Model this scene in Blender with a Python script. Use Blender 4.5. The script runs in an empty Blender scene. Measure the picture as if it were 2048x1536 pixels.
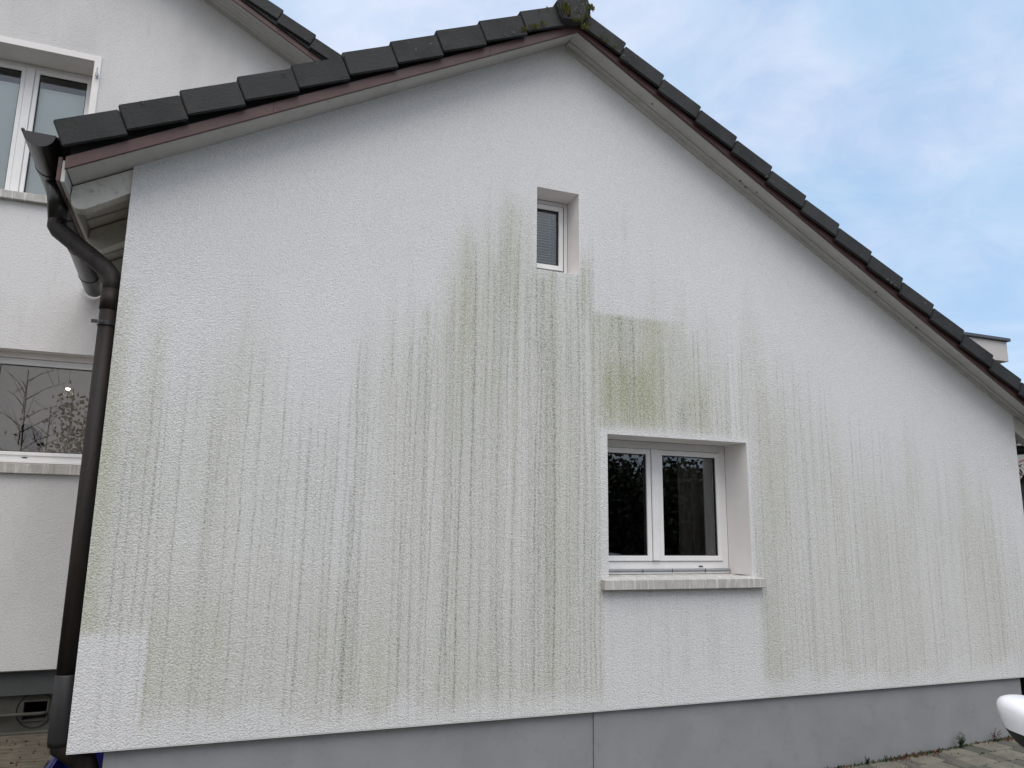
import bpy, bmesh, math, random
import numpy as np
from mathutils import Vector, Matrix
random.seed(7)
rng = np.random.default_rng(11)
SC = bpy.context.scene
COL = SC.collection

# ------------------------------------------------------------------ camera
# metric world: the gable wall is the plane y = 0, the camera's eye is the height z = 0, the drive lies near z = -1.7
cam_d = bpy.data.cameras.new('camera'); cam = bpy.data.objects.new('camera', cam_d); COL.objects.link(cam)
SC.camera = cam
cam_d.sensor_fit = 'HORIZONTAL'; cam_d.sensor_width = 36.0
cam_d.lens = 1521.92 / 2048 * 36.0
cam_d.clip_start = 0.05; cam_d.clip_end = 3000
_y, _p, _r = 0.370551549, 0.190143588, 0.0134066185
f = Vector((math.sin(_y)*math.cos(_p), math.cos(_y)*math.cos(_p), math.sin(_p)))
r = Vector((math.cos(_y), -math.sin(_y), 0)); u = r.cross(f)
r2 = math.cos(_r)*r + math.sin(_r)*u; u2 = -math.sin(_r)*r + math.cos(_r)*u
M = Matrix((r2, u2, -f)).transposed().to_4x4(); M.translation = Vector((0, -4.7, 0))
cam.matrix_world = M

# ------------------------------------------------------------------ sky, sun, exposure
SUN_EL, SUN_AZ = math.radians(64), math.radians(190)      # azimuth from +y, clockwise: behind the viewer, slightly left
W = bpy.data.worlds.new('World'); SC.world = W; W.use_nodes = True
wn = W.node_tree; wn.nodes.clear(); wl = wn.links
def N(t, ty, **kw):
    n = t.nodes.new(ty)
    for k, v in kw.items():
        if k.startswith('i_'):
            n.inputs[k[2:].replace('_', ' ')].default_value = v
        else:
            setattr(n, k, v)
    return n
sky = N(wn, 'ShaderNodeTexSky', sky_type='NISHITA', sun_disc=False, sun_elevation=SUN_EL, sun_rotation=SUN_AZ,
        altitude=400, air_density=1.0, dust_density=1.6, ozone_density=1.4)
tc = N(wn, 'ShaderNodeTexCoord'); sep = N(wn, 'ShaderNodeSeparateXYZ'); wl.new(tc.outputs['Generated'], sep.inputs[0])
def m_(t, op, a, b=None, c=None, clamp=False):
    n = t.nodes.new('ShaderNodeMath'); n.operation = op; n.use_clamp = clamp
    for i, v in enumerate((a, b, c)):
        if v is None: continue
        if isinstance(v, (int, float)): n.inputs[i].default_value = v
        else: t.links.new(v, n.inputs[i])
    return n.outputs[0]
def maprange(t, v, a, b, c=0.0, d=1.0, smooth=True):
    n = t.nodes.new('ShaderNodeMapRange'); n.interpolation_type = 'SMOOTHSTEP' if smooth else 'LINEAR'
    t.links.new(v, n.inputs[0])
    for i, q in enumerate((a, b, c, d)): n.inputs[i+1].default_value = q
    return n.outputs[0]
def noise(t, vec, scale, detail=4, rough=.55, dist=0.0, out='Fac'):
    n = t.nodes.new('ShaderNodeTexNoise'); n.inputs['Scale'].default_value = scale
    n.inputs['Detail'].default_value = detail; n.inputs['Roughness'].default_value = rough
    n.inputs['Distortion'].default_value = dist
    if vec is not None: t.links.new(vec, n.inputs['Vector'])
    return n.outputs[out]
def mixc(t, fac, a, b, mode='MIX'):
    n = t.nodes.new('ShaderNodeMix'); n.data_type = 'RGBA'; n.blend_type = mode
    for i, v in ((0, fac), (6, a), (7, b)):
        if isinstance(v, (int, float)): n.inputs[i].default_value = v
        elif isinstance(v, tuple): n.inputs[i].default_value = (*v, 1) if len(v) == 3 else v
        else: t.links.new(v, n.inputs[i])
    return n.outputs[2]
zz = m_(wn, 'ADD', m_(wn, 'MAXIMUM', sep.outputs[2], 0.0), 0.35)
cv = N(wn, 'ShaderNodeCombineXYZ')
wl.new(m_(wn, 'DIVIDE', sep.outputs[0], zz), cv.inputs[0]); wl.new(m_(wn, 'DIVIDE', sep.outputs[1], zz), cv.inputs[1])
wl.new(m_(wn, 'MULTIPLY', sep.outputs[2], .4), cv.inputs[2])
SKO = (2.3, 4.1, .8)
ofs = N(wn, 'ShaderNodeVectorMath', operation='ADD'); wl.new(cv.outputs[0], ofs.inputs[0]); ofs.inputs[1].default_value = SKO
cv = ofs
c1 = noise(wn, cv.outputs[0], 1.7, 6, .56, .35)
c2 = noise(wn, cv.outputs[0], 6.5, 7, .62, .6)
cl = maprange(wn, m_(wn, 'ADD', m_(wn, 'MULTIPLY', c1, .60), m_(wn, 'MULTIPLY', c2, .40)), .36, .68)
tint = maprange(wn, noise(wn, cv.outputs[0], 2.6, 4, .5, .2), .4, .68)
ccol = mixc(wn, tint, (5.2, 6.7, 8.4), (7.7, 7.95, 9.2))
low = maprange(wn, sep.outputs[2], .02, .45, 1.0, 0.0)
ccol = mixc(wn, m_(wn, 'MULTIPLY', low, .6), ccol, (9.0, 9.2, 10.2))
side = maprange(wn, m_(wn, 'ADD', m_(wn, 'MULTIPLY', sep.outputs[0], -1.0), m_(wn, 'MULTIPLY', sep.outputs[1], -.45)), -.75, .45)
ccol = mixc(wn, m_(wn, 'MULTIPLY', side, .8), ccol, (11.2, 10.8, 11.0))
base = mixc(wn, .55, sky.outputs[0], (4.2, 6.9, 10.4))
skyc = mixc(wn, m_(wn, 'ADD', m_(wn, 'MULTIPLY', cl, .52), m_(wn, 'ADD', m_(wn, 'MULTIPLY', side, .36), .24), clamp=True), base, ccol)
bg = N(wn, 'ShaderNodeBackground'); bg.inputs['Strength'].default_value = 0.068
wo = N(wn, 'ShaderNodeOutputWorld'); wl.new(skyc, bg.inputs[0]); wl.new(bg.outputs[0], wo.inputs[0])

sl = bpy.data.lights.new('sun', 'SUN'); sun = bpy.data.objects.new('sun', sl); COL.objects.link(sun)
sl.energy = 1.5; sl.angle = math.radians(54); sl.color = (1.0, .945, .885)
sd = Vector((math.sin(SUN_AZ)*math.cos(SUN_EL), math.cos(SUN_AZ)*math.cos(SUN_EL), math.sin(SUN_EL)))
sun.rotation_euler = sd.to_track_quat('Z', 'Y').to_euler()
SC.view_settings.view_transform = 'Standard'; SC.view_settings.look = 'None'
SC.view_settings.exposure = 0.76; SC.view_settings.gamma = 1.0; SC.view_settings.use_curve_mapping = False

# ------------------------------------------------------------------ materials
def mat(name):
    m = bpy.data.materials.new(name); m.use_nodes = True
    t = m.node_tree; b = t.nodes['Principled BSDF']
    pos = t.nodes.new('ShaderNodeNewGeometry').outputs['Position']
    return m, t, b, pos
def bump(t, b, h, strength=.5, dist=.005):
    n = t.nodes.new('ShaderNodeBump'); n.inputs['Strength'].default_value = strength
    n.inputs['Distance'].default_value = dist; t.links.new(h, n.inputs['Height']); t.links.new(n.outputs[0], b.inputs['Normal'])
def scalev(t, pos, s):
    n = t.nodes.new('ShaderNodeVectorMath'); n.operation = 'MULTIPLY'; t.links.new(pos, n.inputs[0]); n.inputs[1].default_value = s
    return n.outputs[0]
def simple(name, c1, c2=None, rough=.6, sc=6, bmp=0, bsc=60, spec=.5, metal=0, stretch=(1, 1, 1), dirt=None, coat=0):
    m, t, b, pos = mat(name)
    v = scalev(t, pos, stretch)
    col = mixc(t, maprange(t, noise(t, v, sc, 6, .6), .3, .7), c1, c2 or tuple(x*.8 for x in c1))
    if dirt: col = mixc(t, maprange(t, noise(t, v, sc*4.3, 5, .7), .52, .75, 0, dirt[1]), col, dirt[0])
    t.links.new(col, b.inputs['Base Color'])
    b.inputs['Roughness'].default_value = rough; b.inputs['Metallic'].default_value = metal
    b.inputs['Specular IOR Level'].default_value = spec; b.inputs['Coat Weight'].default_value = coat
    if bmp: bump(t, b, noise(t, pos, bsc, 4, .6), bmp, .004)
    return m
MAT = {}
# rough-cast render of the stained gable: stain colours come from the per-vertex 'stain' attribute
m, t, b, pos = mat('rough_cast_stained')
at = N(t, 'ShaderNodeAttribute', attribute_name='stain'); sp = N(t, 'ShaderNodeSeparateColor'); t.links.new(at.outputs['Color'], sp.inputs[0])
mp = N(t, 'ShaderNodeMapping'); mp.inputs['Rotation'].default_value = (.63, .52, .81); t.links.new(pos, mp.inputs['Vector']); gv = mp.outputs[0]
g1 = noise(t, gv, 104, 2, .62, .5); g2 = noise(t, gv, 260, 2, .6)
vor = N(t, 'ShaderNodeTexVoronoi', feature='F1'); vor.inputs['Scale'].default_value = 120; t.links.new(gv, vor.inputs['Vector'])
hgt = m_(t, 'ADD', m_(t, 'MULTIPLY', g1, .8), m_(t, 'ADD', m_(t, 'MULTIPLY', g2, .35), m_(t, 'MULTIPLY', vor.outputs['Distance'], -.45)))
pit = maprange(t, g1, .36, .58, 1.0, 0.0)                                   # darker grain pits: dirt plus relief shade put into the colour
big = noise(t, pos, .9, 4, .55)
basec = mixc(t, maprange(t, big, .35, .65), (.685, .685, .685), (.71, .705, .705))
basec = mixc(t, m_(t, 'MULTIPLY', pit, .26), basec, (.33, .335, .33))
fg = m_(t, 'MULTIPLY', sp.outputs[0], m_(t, 'ADD', m_(t, 'MULTIPLY', pit, .6), .58), clamp=True)
col = mixc(t, fg, basec, (.415, .422, .315))
fy = m_(t, 'MULTIPLY', sp.outputs[2], m_(t, 'ADD', m_(t, 'MULTIPLY', pit, .7), .45), clamp=True)
col = mixc(t, fy, col, (.30, .308, .155))
fd = m_(t, 'MULTIPLY', sp.outputs[1], m_(t, 'ADD', m_(t, 'MULTIPLY', pit, .85), .38), clamp=True)
col = mixc(t, fd, col, (.20, .205, .155))
t.links.new(col, b.inputs['Base Color']); b.inputs['Roughness'].default_value = .93; b.inputs['Specular IOR Level'].default_value = .25
bump(t, b, hgt, .85, .0075)
MAT['render'] = m
# plainer render of the main house
m, t, b, pos = mat('rough_cast_clean')
g1 = noise(t, pos, 70, 3, .6, .6); big = noise(t, scalev(t, pos, (1, 1, .5)), 1.3, 5, .6)
col = mixc(t, maprange(t, big, .35, .68), (.655, .645, .64), (.575, .565, .555))
col = mixc(t, maprange(t, noise(t, scalev(t, pos, (4, 4, .6)), 2.2, 5, .6), .56, .75, 0, .35), col, (.50, .51, .45))
col = mixc(t, maprange(t, g1, .36, .55, .14, 0), col, (.35, .35, .34))
t.links.new(col, b.inputs['Base Color']); b.inputs['Roughness'].default_value = .93; b.inputs['Specular IOR Level'].default_value = .25
bump(t, b, g1, .8, .006); MAT['render2'] = m
MAT['reveal'] = simple('smooth_plaster', (.80, .77, .745), (.75, .72, .70), .85, 5, .25, 160, .3)
# grey plinth paint
MAT['plinth'] = simple('plinth_paint', (.262, .268, .275), (.225, .232, .238), .75, 2.2, .25, 70, .35, dirt=((.17, .175, .165), .35))
MAT['band'] = simple('band_paint', (.075, .082, .083), (.058, .064, .064), .7, 3, .2, 60)
MAT['concrete'] = simple('old_concrete', (.10, .097, .082), (.062, .060, .050), .9, 5, .5, 50, .3, dirt=((.06, .06, .04), .7))
MAT['pvc'] = simple('white_window_plastic', (.76, .755, .745), (.71, .705, .70), .35, 8, 0, 50, .5)
MAT['gasket'] = simple('black_gasket', (.012, .012, .013), None, .6)
MAT['alu'] = simple('grey_metal_rail', (.42, .44, .47), (.35, .37, .40), .4, 20, 0, 50, .5, .5)
m, t, b, pos = mat('sill_stone')
c = mixc(t, maprange(t, noise(t, pos, 9, 5, .6), .3, .7), (.46, .44, .41), (.36, .345, .32))
drip = noise(t, scalev(t, pos, (30, 1, 1.6)), 1.6, 4, .6)
c = mixc(t, maprange(t, drip, .50, .62, 0, .75), c, (.62, .61, .59))
c = mixc(t, maprange(t, noise(t, scalev(t, pos, (14, 1, 2)), 2.1, 4, .6), .55, .7, 0, .5), c, (.24, .23, .20))
t.links.new(c, b.inputs['Base Color']); b.inputs['Roughness'].default_value = .8; bump(t, b, noise(t, pos, 120, 3), .2, .002)
MAT['sill'] = m
# roof tile
m, t, b, pos = mat('dark_concrete_tile')
oi = N(t, 'ShaderNodeObjectInfo').outputs['Random']
c = mixc(t, maprange(t, noise(t, pos, 7, 6, .65), .3, .7), (.008, .0085, .0095), (.026, .026, .027))
c = mixc(t, m_(t, 'MULTIPLY', oi, .75), c, (.030, .032, .032))
c = mixc(t, maprange(t, noise(t, scalev(t, pos, (3, 3, 1)), 6, 6, .7), .52, .72, 0, .6), c, (.032, .033, .020))
lich = N(t, 'ShaderNodeTexVoronoi', feature='F1'); lich.inputs['Scale'].default_value = 24; t.links.new(pos, lich.inputs['Vector'])
ls = m_(t, 'MULTIPLY', maprange(t, lich.outputs['Distance'], .08, .17, 1, 0), maprange(t, noise(t, pos, 3.3, 2), .56, .68))
c = mixc(t, m_(t, 'MULTIPLY', ls, .55), c, (.28, .29, .24))
t.links.new(c, b.inputs['Base Color']); b.inputs['Roughness'].default_value = .72; b.inputs['Specular IOR Level'].default_value = .35; bump(t, b, noise(t, pos, 60, 5, .7), .7, .005)
MAT['tile'] = m
MAT['mossytile'] = simple('mossy_tile', (.022, .022, .024), (.034, .034, .033), .85, 14, .8, 60, .3, dirt=((.22, .22, .17), .9))
MAT['moss'] = simple('moss', (.20, .195, .065), (.10, .105, .04), .95, 40, .8, 150, .2)
MAT['lichen'] = simple('lichen', (.30, .32, .25), (.20, .21, .15), .95, 60, .5, 150, .2)
MAT['barge'] = simple('red_brown_sheet', (.088, .043, .038), (.066, .033, .030), .45, 4, .1, 40, .4, stretch=(1, 1, 1), dirt=((.03, .02, .02), .4))
MAT['dark'] = simple('shadow_batten', (.012, .011, .011), None, .9)  # near-black, stands in for shade in the verge gap and the vent
MAT['soffit'] = simple('white_soffit_paint', (.50, .49, .465), (.44, .43, .41), .6, 3, .15, 30, .35, dirt=((.28, .28, .24), .45))
MAT['rafter'] = simple('peeling_white_paint', (.60, .585, .54), (.50, .48, .44), .65, 5, .3, 50, .35, dirt=((.16, .15, .12), .55))
MAT['rafter2'] = simple('greyed_board_paint', (.52, .50, .46), (.42, .40, .37), .7, 5, .3, 50, .35, dirt=((.12, .11, .09), .5))
MAT['gutter'] = simple('dark_brown_gutter', (.009, .009, .009), (.014, .012, .011), .3, 6, 0, 50, .55, .0, dirt=((.025, .020, .016), .4))
m, t, b, pos = mat('weathered_copper_pipe')
c = mixc(t, maprange(t, noise(t, scalev(t, pos, (6, 6, .7)), 3.2, 6, .65, .4), .35, .66), (.006, .005, .0045), (.020, .014, .011))
c = mixc(t, maprange(t, noise(t, scalev(t, pos, (12, 12, .9)), 4, 6, .7), .56, .7, 0, .7), c, (.008, .007, .006))
t.links.new(c, b.inputs['Base Color']); b.inputs['Roughness'].default_value = .6; b.inputs['Specular IOR Level'].default_value = .3
bump(t, b, noise(t, scalev(t, pos, (5, 5, 1)), 12, 4), .15, .004); MAT['pipe'] = m
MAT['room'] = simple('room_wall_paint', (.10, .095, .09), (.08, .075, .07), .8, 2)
MAT['roomlight'] = simple('warm_room_wall', (.42, .41, .41), None, .8, 2)
MAT['curtain'] = simple('curtain_cloth', (.10, .08, .075), (.05, .042, .04), .9, 4, 0, 40, .2, stretch=(6, 6, .5))
MAT['blind'] = simple('white_blind', (.80, .84, .82), (.76, .80, .79), .7, 2)
MAT['slat'] = simple('blind_slat_paint', (.36, .45, .47), (.30, .38, .40), .5, 6)
m = bpy.data.materials.new('window_glass'); m.use_nodes = True; t = m.node_tree; t.nodes.clear()
fr = N(t, 'ShaderNodeFresnel'); fr.inputs['IOR'].default_value = 1.52
fac = m_(t, 'MULTIPLY', fr.outputs[0], 1.2, clamp=True)
tr = N(t, 'ShaderNodeBsdfTransparent'); tr.inputs[0].default_value = (.92, .94, .93, 1)
gl = N(t, 'ShaderNodeBsdfGlossy'); gl.inputs['Roughness'].default_value = .004; gl.inputs[0].default_value = (.95, .97, 1, 1)
mx = N(t, 'ShaderNodeMixShader'); t.links.new(fac, mx.inputs[0]); t.links.new(tr.outputs[0], mx.inputs[1]); t.links.new(gl.outputs[0], mx.inputs[2])
o = N(t, 'ShaderNodeOutputMaterial'); t.links.new(mx.outputs[0], o.inputs[0]); MAT['glass'] = m
MAT['paver'] = simple('paving_stone', (.165, .155, .125), (.115, .110, .090), .9, 9, .6, 90, .3, dirt=((.05, .055, .03), .6))
MAT['paver2'] = simple('dark_paving_stone', (.105, .10, .088), (.072, .070, .060), .9, 9, .6, 90, .3, dirt=((.04, .045, .025), .6))
MAT['joint'] = simple('joint_soil', (.035, .033, .020), (.020, .022, .012), .95, 30, .8, 90, .2)
MAT['slab'] = simple('stone_slab', (.14, .125, .095), (.065, .058, .044), .9, 6, .6, 40, .3, stretch=(1, 6, 1), dirt=((.09, .05, .025), .6))
MAT['ground'] = simple('grass_ground', (.045, .05, .022), (.06, .052, .03), .95, 1.2, .8, 20, .2)
MAT['leafgreen'] = simple('weed_leaf', (.045, .075, .030), (.03, .05, .022), .6, 30)
MAT['leafred'] = simple('dry_leaf', (.13, .05, .028), (.07, .035, .02), .7, 30)
MAT['leafdark'] = simple('dark_leaf', (.030, .042, .018), (.045, .050, .020), .7, 3)
MAT['leafbrown'] = simple('brown_leaf', (.13, .055, .018), (.07, .035, .015), .7, 12)
MAT['bark'] = simple('bark', (.045, .038, .03), (.03, .025, .02), .9, 12, .6, 40)
MAT['carpaint'] = simple('white_car_paint', (.78, .79, .82), (.77, .78, .81), .25, 3, 0, 50, .5, coat=.6)
MAT['blackplastic'] = simple('black_plastic', (.010, .010, .010), None, .5)
MAT['tyre'] = simple('tyre_rubber', (.02, .02, .02), None, .8)
MAT['rim'] = simple('alloy_rim', (.45, .45, .47), None, .3, metal=.9)
MAT['carglass'] = simple('tinted_glass', (.02, .03, .035), (.02, .03, .035), .05, spec=.8)
MAT['mirror'] = simple('mirror_glass', (.8, .8, .8), None, .02, metal=1)
MAT['redlamp'] = simple('red_lamp', (.35, .02, .02), None, .15)
MAT['lampglass'] = simple('headlamp_glass', (.5, .52, .55), None, .1, metal=.5)
MAT['blue'] = simple('blue_plastic', (.010, .012, .16), (.008, .010, .12), .4, 5)
MAT['neigh'] = simple('pale_grey_cladding', (.48, .46, .44), (.44, .42, .40), .7, 1)
MAT['zinc'] = simple('dark_zinc', (.07, .08, .09), None, .5, 2)
MAT['skin'] = simple('skin', (.35, .20, .14), None, .6)
MAT['hair'] = simple('brown_hair', (.060, .026, .010), (.04, .018, .008), .9, 30, stretch=(1, 1, .2))
MAT['jacket'] = simple('brown_cloth', (.34, .17, .045), (.22, .11, .035), .85, 8)
MAT['trousers'] = simple('dark_cloth', (.02, .022, .03), None, .85, 8)
m = bpy.data.materials.new('lamp_light'); m.use_nodes = True; b = m.node_tree.nodes['Principled BSDF']
b.inputs['Emission Color'].default_value = (1, .78, .5, 1); b.inputs['Emission Strength'].default_value = 14; MAT['lamp'] = m

# ------------------------------------------------------------------ helpers
OFF = {}
def thing(name, loc, label, cat, group=None):
    o = bpy.data.objects.new(name, None); o.empty_display_size = .2; COL.objects.link(o)
    o.location = loc; OFF[o.name] = Vector(loc)
    o['label'] = label; o['category'] = cat
    if group: o['group'] = group
    return o
def tag(o, label, cat, group=None):
    o['label'] = label; o['category'] = cat
    if group: o['group'] = group
    return o
def place(me, name, material, parent, smooth=False, label=None, kind=None, origin=None):
    """link a mesh whose vertices are in world coordinates, with its origin at its own centre"""
    n = len(me.vertices); a = np.empty(n*3); me.vertices.foreach_get('co', a); a = a.reshape(-1, 3)
    c = (a.min(0)+a.max(0))/2 if origin is None else np.array(origin)
    a -= c; me.vertices.foreach_set('co', a.ravel())
    if smooth: me.polygons.foreach_set('use_smooth', [True]*len(me.polygons))
    me.materials.append(MAT[material] if isinstance(material, str) else material)
    me.update()
    o = bpy.data.objects.new(name, me); COL.objects.link(o)
    cw = Vector(c.tolist()); OFF[o.name] = cw
    if parent is not None:
        o.parent = parent; o.location = cw - OFF[parent.name]
    else: o.location = cw
    if label: o['label'] = label
    if kind: o['kind'] = kind
    return o
class MB:
    def __init__(s): s.v = []; s.f = []
    def add(s, v, f):
        n = len(s.v); s.v += [tuple(p) for p in v]; s.f += [tuple(i+n for i in q) for q in f]; return s
    def hexa(s, p):          # 8 points: bottom 4 (ccw from above) then top 4
        return s.add(p, [(3,2,1,0),(4,5,6,7),(0,1,5,4),(1,2,6,5),(2,3,7,6),(3,0,4,7)])
    def box(s, x0, x1, y0, y1, z0, z1):
        return s.hexa([(x0,y0,z0),(x1,y0,z0),(x1,y1,z0),(x0,y1,z0),(x0,y0,z1),(x1,y0,z1),(x1,y1,z1),(x0,y1,z1)])
    def prism(s, poly, y0, y1):   # polygon in (x,z), extruded along y
        n = len(poly); v = [(x, y0, z) for x, z in poly]+[(x, y1, z) for x, z in poly]
        return s.add(v, [tuple(range(n))[::1], tuple(range(2*n-1, n-1, -1))]+[(i, (i+1) % n, n+(i+1) % n, n+i)[::-1] for i in range(n)])
    def tube(s, pts, rad, seg=12, cap=True, closed=False):
        pts = [Vector(p) for p in pts]; n = len(pts)
        if isinstance(rad, (int, float)): rad = [rad]*n
        up = None; rings = []
        for i, p in enumerate(pts):
            d = (pts[min(i+1, n-1)]-pts[max(i-1, 0)]).normalized()
            if up is None: up = d.orthogonal().normalized()
            a = (up - d*up.dot(d)); a = a.normalized() if a.length > 1e-6 else d.orthogonal().normalized()
            up = a; b2 = d.cross(a)
            rings.append([tuple(p+(a*math.cos(k*2*math.pi/seg)+b2*math.sin(k*2*math.pi/seg))*rad[i]) for k in range(seg)])
        v = [q for R_ in rings for q in R_]; fc = []
        for i in range(n-1):
            for k in range(seg): fc.append((i*seg+k, i*seg+(k+1) % seg, (i+1)*seg+(k+1) % seg, (i+1)*seg+k))
        if cap: fc += [tuple(range(seg))[::-1], tuple(range((n-1)*seg, n*seg))]
        return s.add(v, fc)
    def mesh(s, bevel=0, seg=1):
        me = bpy.data.meshes.new('m'); me.from_pydata(s.v, [], s.f)
        bm = bmesh.new(); bm.from_mesh(me); bmesh.ops.recalc_face_normals(bm, faces=bm.faces)
        if bevel: bmesh.ops.bevel(bm, geom=list(bm.edges), offset=bevel, segments=seg, affect='EDGES', clamp_overlap=True)
        bm.to_mesh(me); bm.free(); return me
    def build(s, name, material, parent=None, bevel=0, seg=1, **kw):
        me = s.mesh(bevel, seg); me.name = name
        return place(me, name, material, parent, **kw)
def box(name, material, parent, *b, bevel=0, **kw):
    return MB().box(*b).build(name, material, parent, bevel, **kw)

# ------------------------------------------------------------------ roof lines of the gable (x along the wall, z up)
def SL(x): return .5523*x+2.396
def SR(x): return -.5597*x+4.8516
def S(x): return min(SL(x), SR(x))
def BL(x): return .5423*x+2.392
def BR(x): return -.5689*x+4.878
X0, X1, ZB = -.585, 6.69, -1.147
O1 = (2.000, 2.332, 1.812, 2.431)          # small window opening x0,x1,z0,z1
O2 = (2.548, 3.734, -.300, .674)           # large window opening
annex = thing('gabled_house', (3.05, 1.4, -1.7), 'low white gabled house front with green algae streaks, dark verge tiles and two small windows', 'house')
annex2 = annex

# ---- the stained wall
def wall_mesh():
    xs = np.linspace(X0, X1, 1260); zs = np.linspace(ZB, 3.68, 140)
    for o_ in (O1, O2):
        for e in o_[:2]: xs[np.argmin(abs(xs-e))] = e
        for e in o_[2:]: zs[np.argmin(abs(zs-e))] = e
    nx, nz = len(xs), len(zs)
    top = np.minimum(.5523*xs+2.396, -.5597*xs+4.8516)+.04
    Xg, Zg = np.meshgrid(xs, zs, indexing='ij'); Zg = np.minimum(Zg, top[:, None])
    V = np.stack([Xg, np.zeros_like(Xg), Zg], -1).reshape(-1, 3)
    F = []
    xm = (xs[:-1]+xs[1:])/2; zm = (zs[:-1]+zs[1:])/2
    keep = np.ones((nx-1, nz-1), bool)
    keep &= zs[None, :-1] < np.maximum(top[:-1], top[1:])[:, None]-1e-4
    for a, b_, c, d in (O1, O2):
        keep &= ~((xm[:, None] > a) & (xm[:, None] < b_) & (zm[None] > c) & (zm[None] < d))
    I, J = np.nonzero(keep)
    F = np.stack([I*nz+J, (I+1)*nz+J, (I+1)*nz+J+1, I*nz+J+1], -1)
    me = bpy.data.meshes.new('wall')
    me.vertices.add(len(V)); me.vertices.foreach_set('co', V.ravel())
    me.loops.add(F.size); me.loops.foreach_set('vertex_index', F.ravel().astype(np.int32))
    me.polygons.add(len(F)); me.polygons.foreach_set('loop_start', np.arange(0, F.size, 4, dtype=np.int32))
    me.polygons.foreach_set('loop_total', np.full(len(F), 4, dtype=np.int32))
    me.update(calc_edges=True)
    # --- stains
    x, z = Xg, Zg
    def n1(q, sc, seed):          # smooth 1-D value noise
        t_ = rng_tab[seed]; p = q*sc+1000; i = np.floor(p).astype(int); f_ = p-i; f_ = f_*f_*(3-2*f_)
        return t_[i % 997]*(1-f_)+t_[(i+1) % 997]*f_
    rng_tab = [np.random.default_rng(100+k).random(997) for k in range(60)]
    def n2(qx, qz, sx, sz, seed):
        pz = qz*sz+500; i = np.floor(pz).astype(int); f_ = pz-i; f_ = f_*f_*(3-2*f_)
        px = qx*sx+700; ix = np.floor(px).astype(int); fx = px-ix; fx = fx*fx*(3-2*fx)
        t_ = rng_tab[seed]
        def h(a, b_): return t_[(a*7+b_*131) % 997]
        return (h(ix, i)*(1-fx)+h(ix+1, i)*fx)*(1-f_)+(h(ix, i+1)*(1-fx)+h(ix+1, i+1)*fx)*f_
    def ss(v, a, b_): q = np.clip((v-a)/(b_-a), 0, 1); return q*q*(3-2*q)
    def boxm(a, b_, c, d, e=.03, ez=None):
        ez = ez or e; return ss(x, a-e, a+e)*(1-ss(x, b_-e, b_+e))*ss(z, c-ez, c+ez)*(1-ss(z, d-ez, d+ez))
    wob = .012*(n1(z, 2.3, 1)-.5)+.006*(n1(z, 7, 2)-.5)
    xw = x+wob
    zp = np.array([(-.585,1.40),(-.45,1.22),(-.1,1.05),(.2,1.2),(.55,1.0),(.9,1.35),(1.2,1.5),(1.45,1.9),(1.7,2.15),(1.83,2.35),(2.0,2.1),(2.3,2.1),(2.45,2.25),(2.7,2.15),(3.0,1.75),(3.35,1.65),(3.7,1.7),(4.1,1.5),(4.8,1.1),(5.4,.85),(6.3,.5),(6.7,.2)])
    zst = np.interp(x, zp[:, 0], zp[:, 1])+.16+.55*(n1(xw, 5, 3)-.5)+.45*(n1(xw, 19, 4)-.5)
    below = ss(zst-z, -.10, .95)
    ap = np.array([(-.585,.85),(-.42,.75),(-.3,.45),(-.1,.5),(.2,.34),(.55,.22),(.8,.22),(1.0,.42),(1.3,.40),(1.5,.62),(1.75,.78),(2.1,.78),(2.3,.62),(2.46,.55),(2.6,.62),(3.2,.60),(3.6,.55),(4.1,.48),(4.6,.36),(5.2,.38),(6.0,.28),(6.69,.24)])
    A = np.interp(x, ap[:, 0], ap[:, 1])
    cols = .45*n1(xw, 3.1, 5)+.35*n1(xw, 11, 6)+.20*n1(xw, 34, 7)
    cols = np.clip((cols-.26)*1.9, 0, 1.2)
    blot = .65+.7*n2(x, z, 2.2, .9, 8)
    G = below*(.62*A+.16)*(.52+.75*cols)*blot*.86
    # lower-left grey-green field
    G += .30*boxm(-.27, 1.2, -1.03, -.35, .05, .3)*(.5+.8*n1(xw, 9, 9))*ss(1.3-x, 0, .8)
    # dark block between the windows
    blk = boxm(2.40, 3.20, .74, 1.56, .07, .035)*(1-.25*ss(x, 2.9, 3.2))+.55*boxm(3.20, 3.42, .74, 1.45, .09, .25)
    G = np.maximum(G, blk*(.46+.42*n1(xw, 13, 10))*(.8+.3*n2(x, z, 4, 2, 11)))
    Yl = .95*boxm(2.52, 2.92, .78, 1.18, .05, .14)*(.45+.7*n1(xw, 16, 12))
    Yl += .55*boxm(3.22, 3.40, .72, 1.10, .04, .15)*(.4+.8*n1(xw, 20, 13))
    Yl += .55*boxm(2.345, 2.435, 1.50, 1.90, .02, .1)*(.5+.6*n1(xw, 30, 14))
    Yl += .40*np.exp(-((x-1.82)/.10)**2)*ss(2.45-z, 0, .3)*ss(z, 1.2, 1.9)
    Yl += .42*np.exp(-((x-1.50)/.06)**2)*ss(2.2-z, 0, .4)*ss(z, .8, 1.8)
    Yl += .40*np.exp(-((x+.36)/.05)**2)*ss(1.35-z, 0, .4)*ss(z, -.3, .9)
    Yl += .35*np.exp(-((x+.53)/.05)**2)*ss(1.42-z, 0, .15)*ss(z, -.5, 1.0)
    Yl += .30*np.exp(-((x-4.02)/.10)**2)*ss(1.2-z, 0, .6)*ss(z, -1.0, .4)
    Yl += .30*np.exp(-((x-1.22)/.04)**2)*ss(1.55-z, 0, .2)*ss(z, .2, 1.2)
    Yl += .34*below*np.clip(n1(xw, 14, 15)-.5, 0, 1)*2*A*(.4+n2(x, z, 5, 1, 31))
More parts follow.
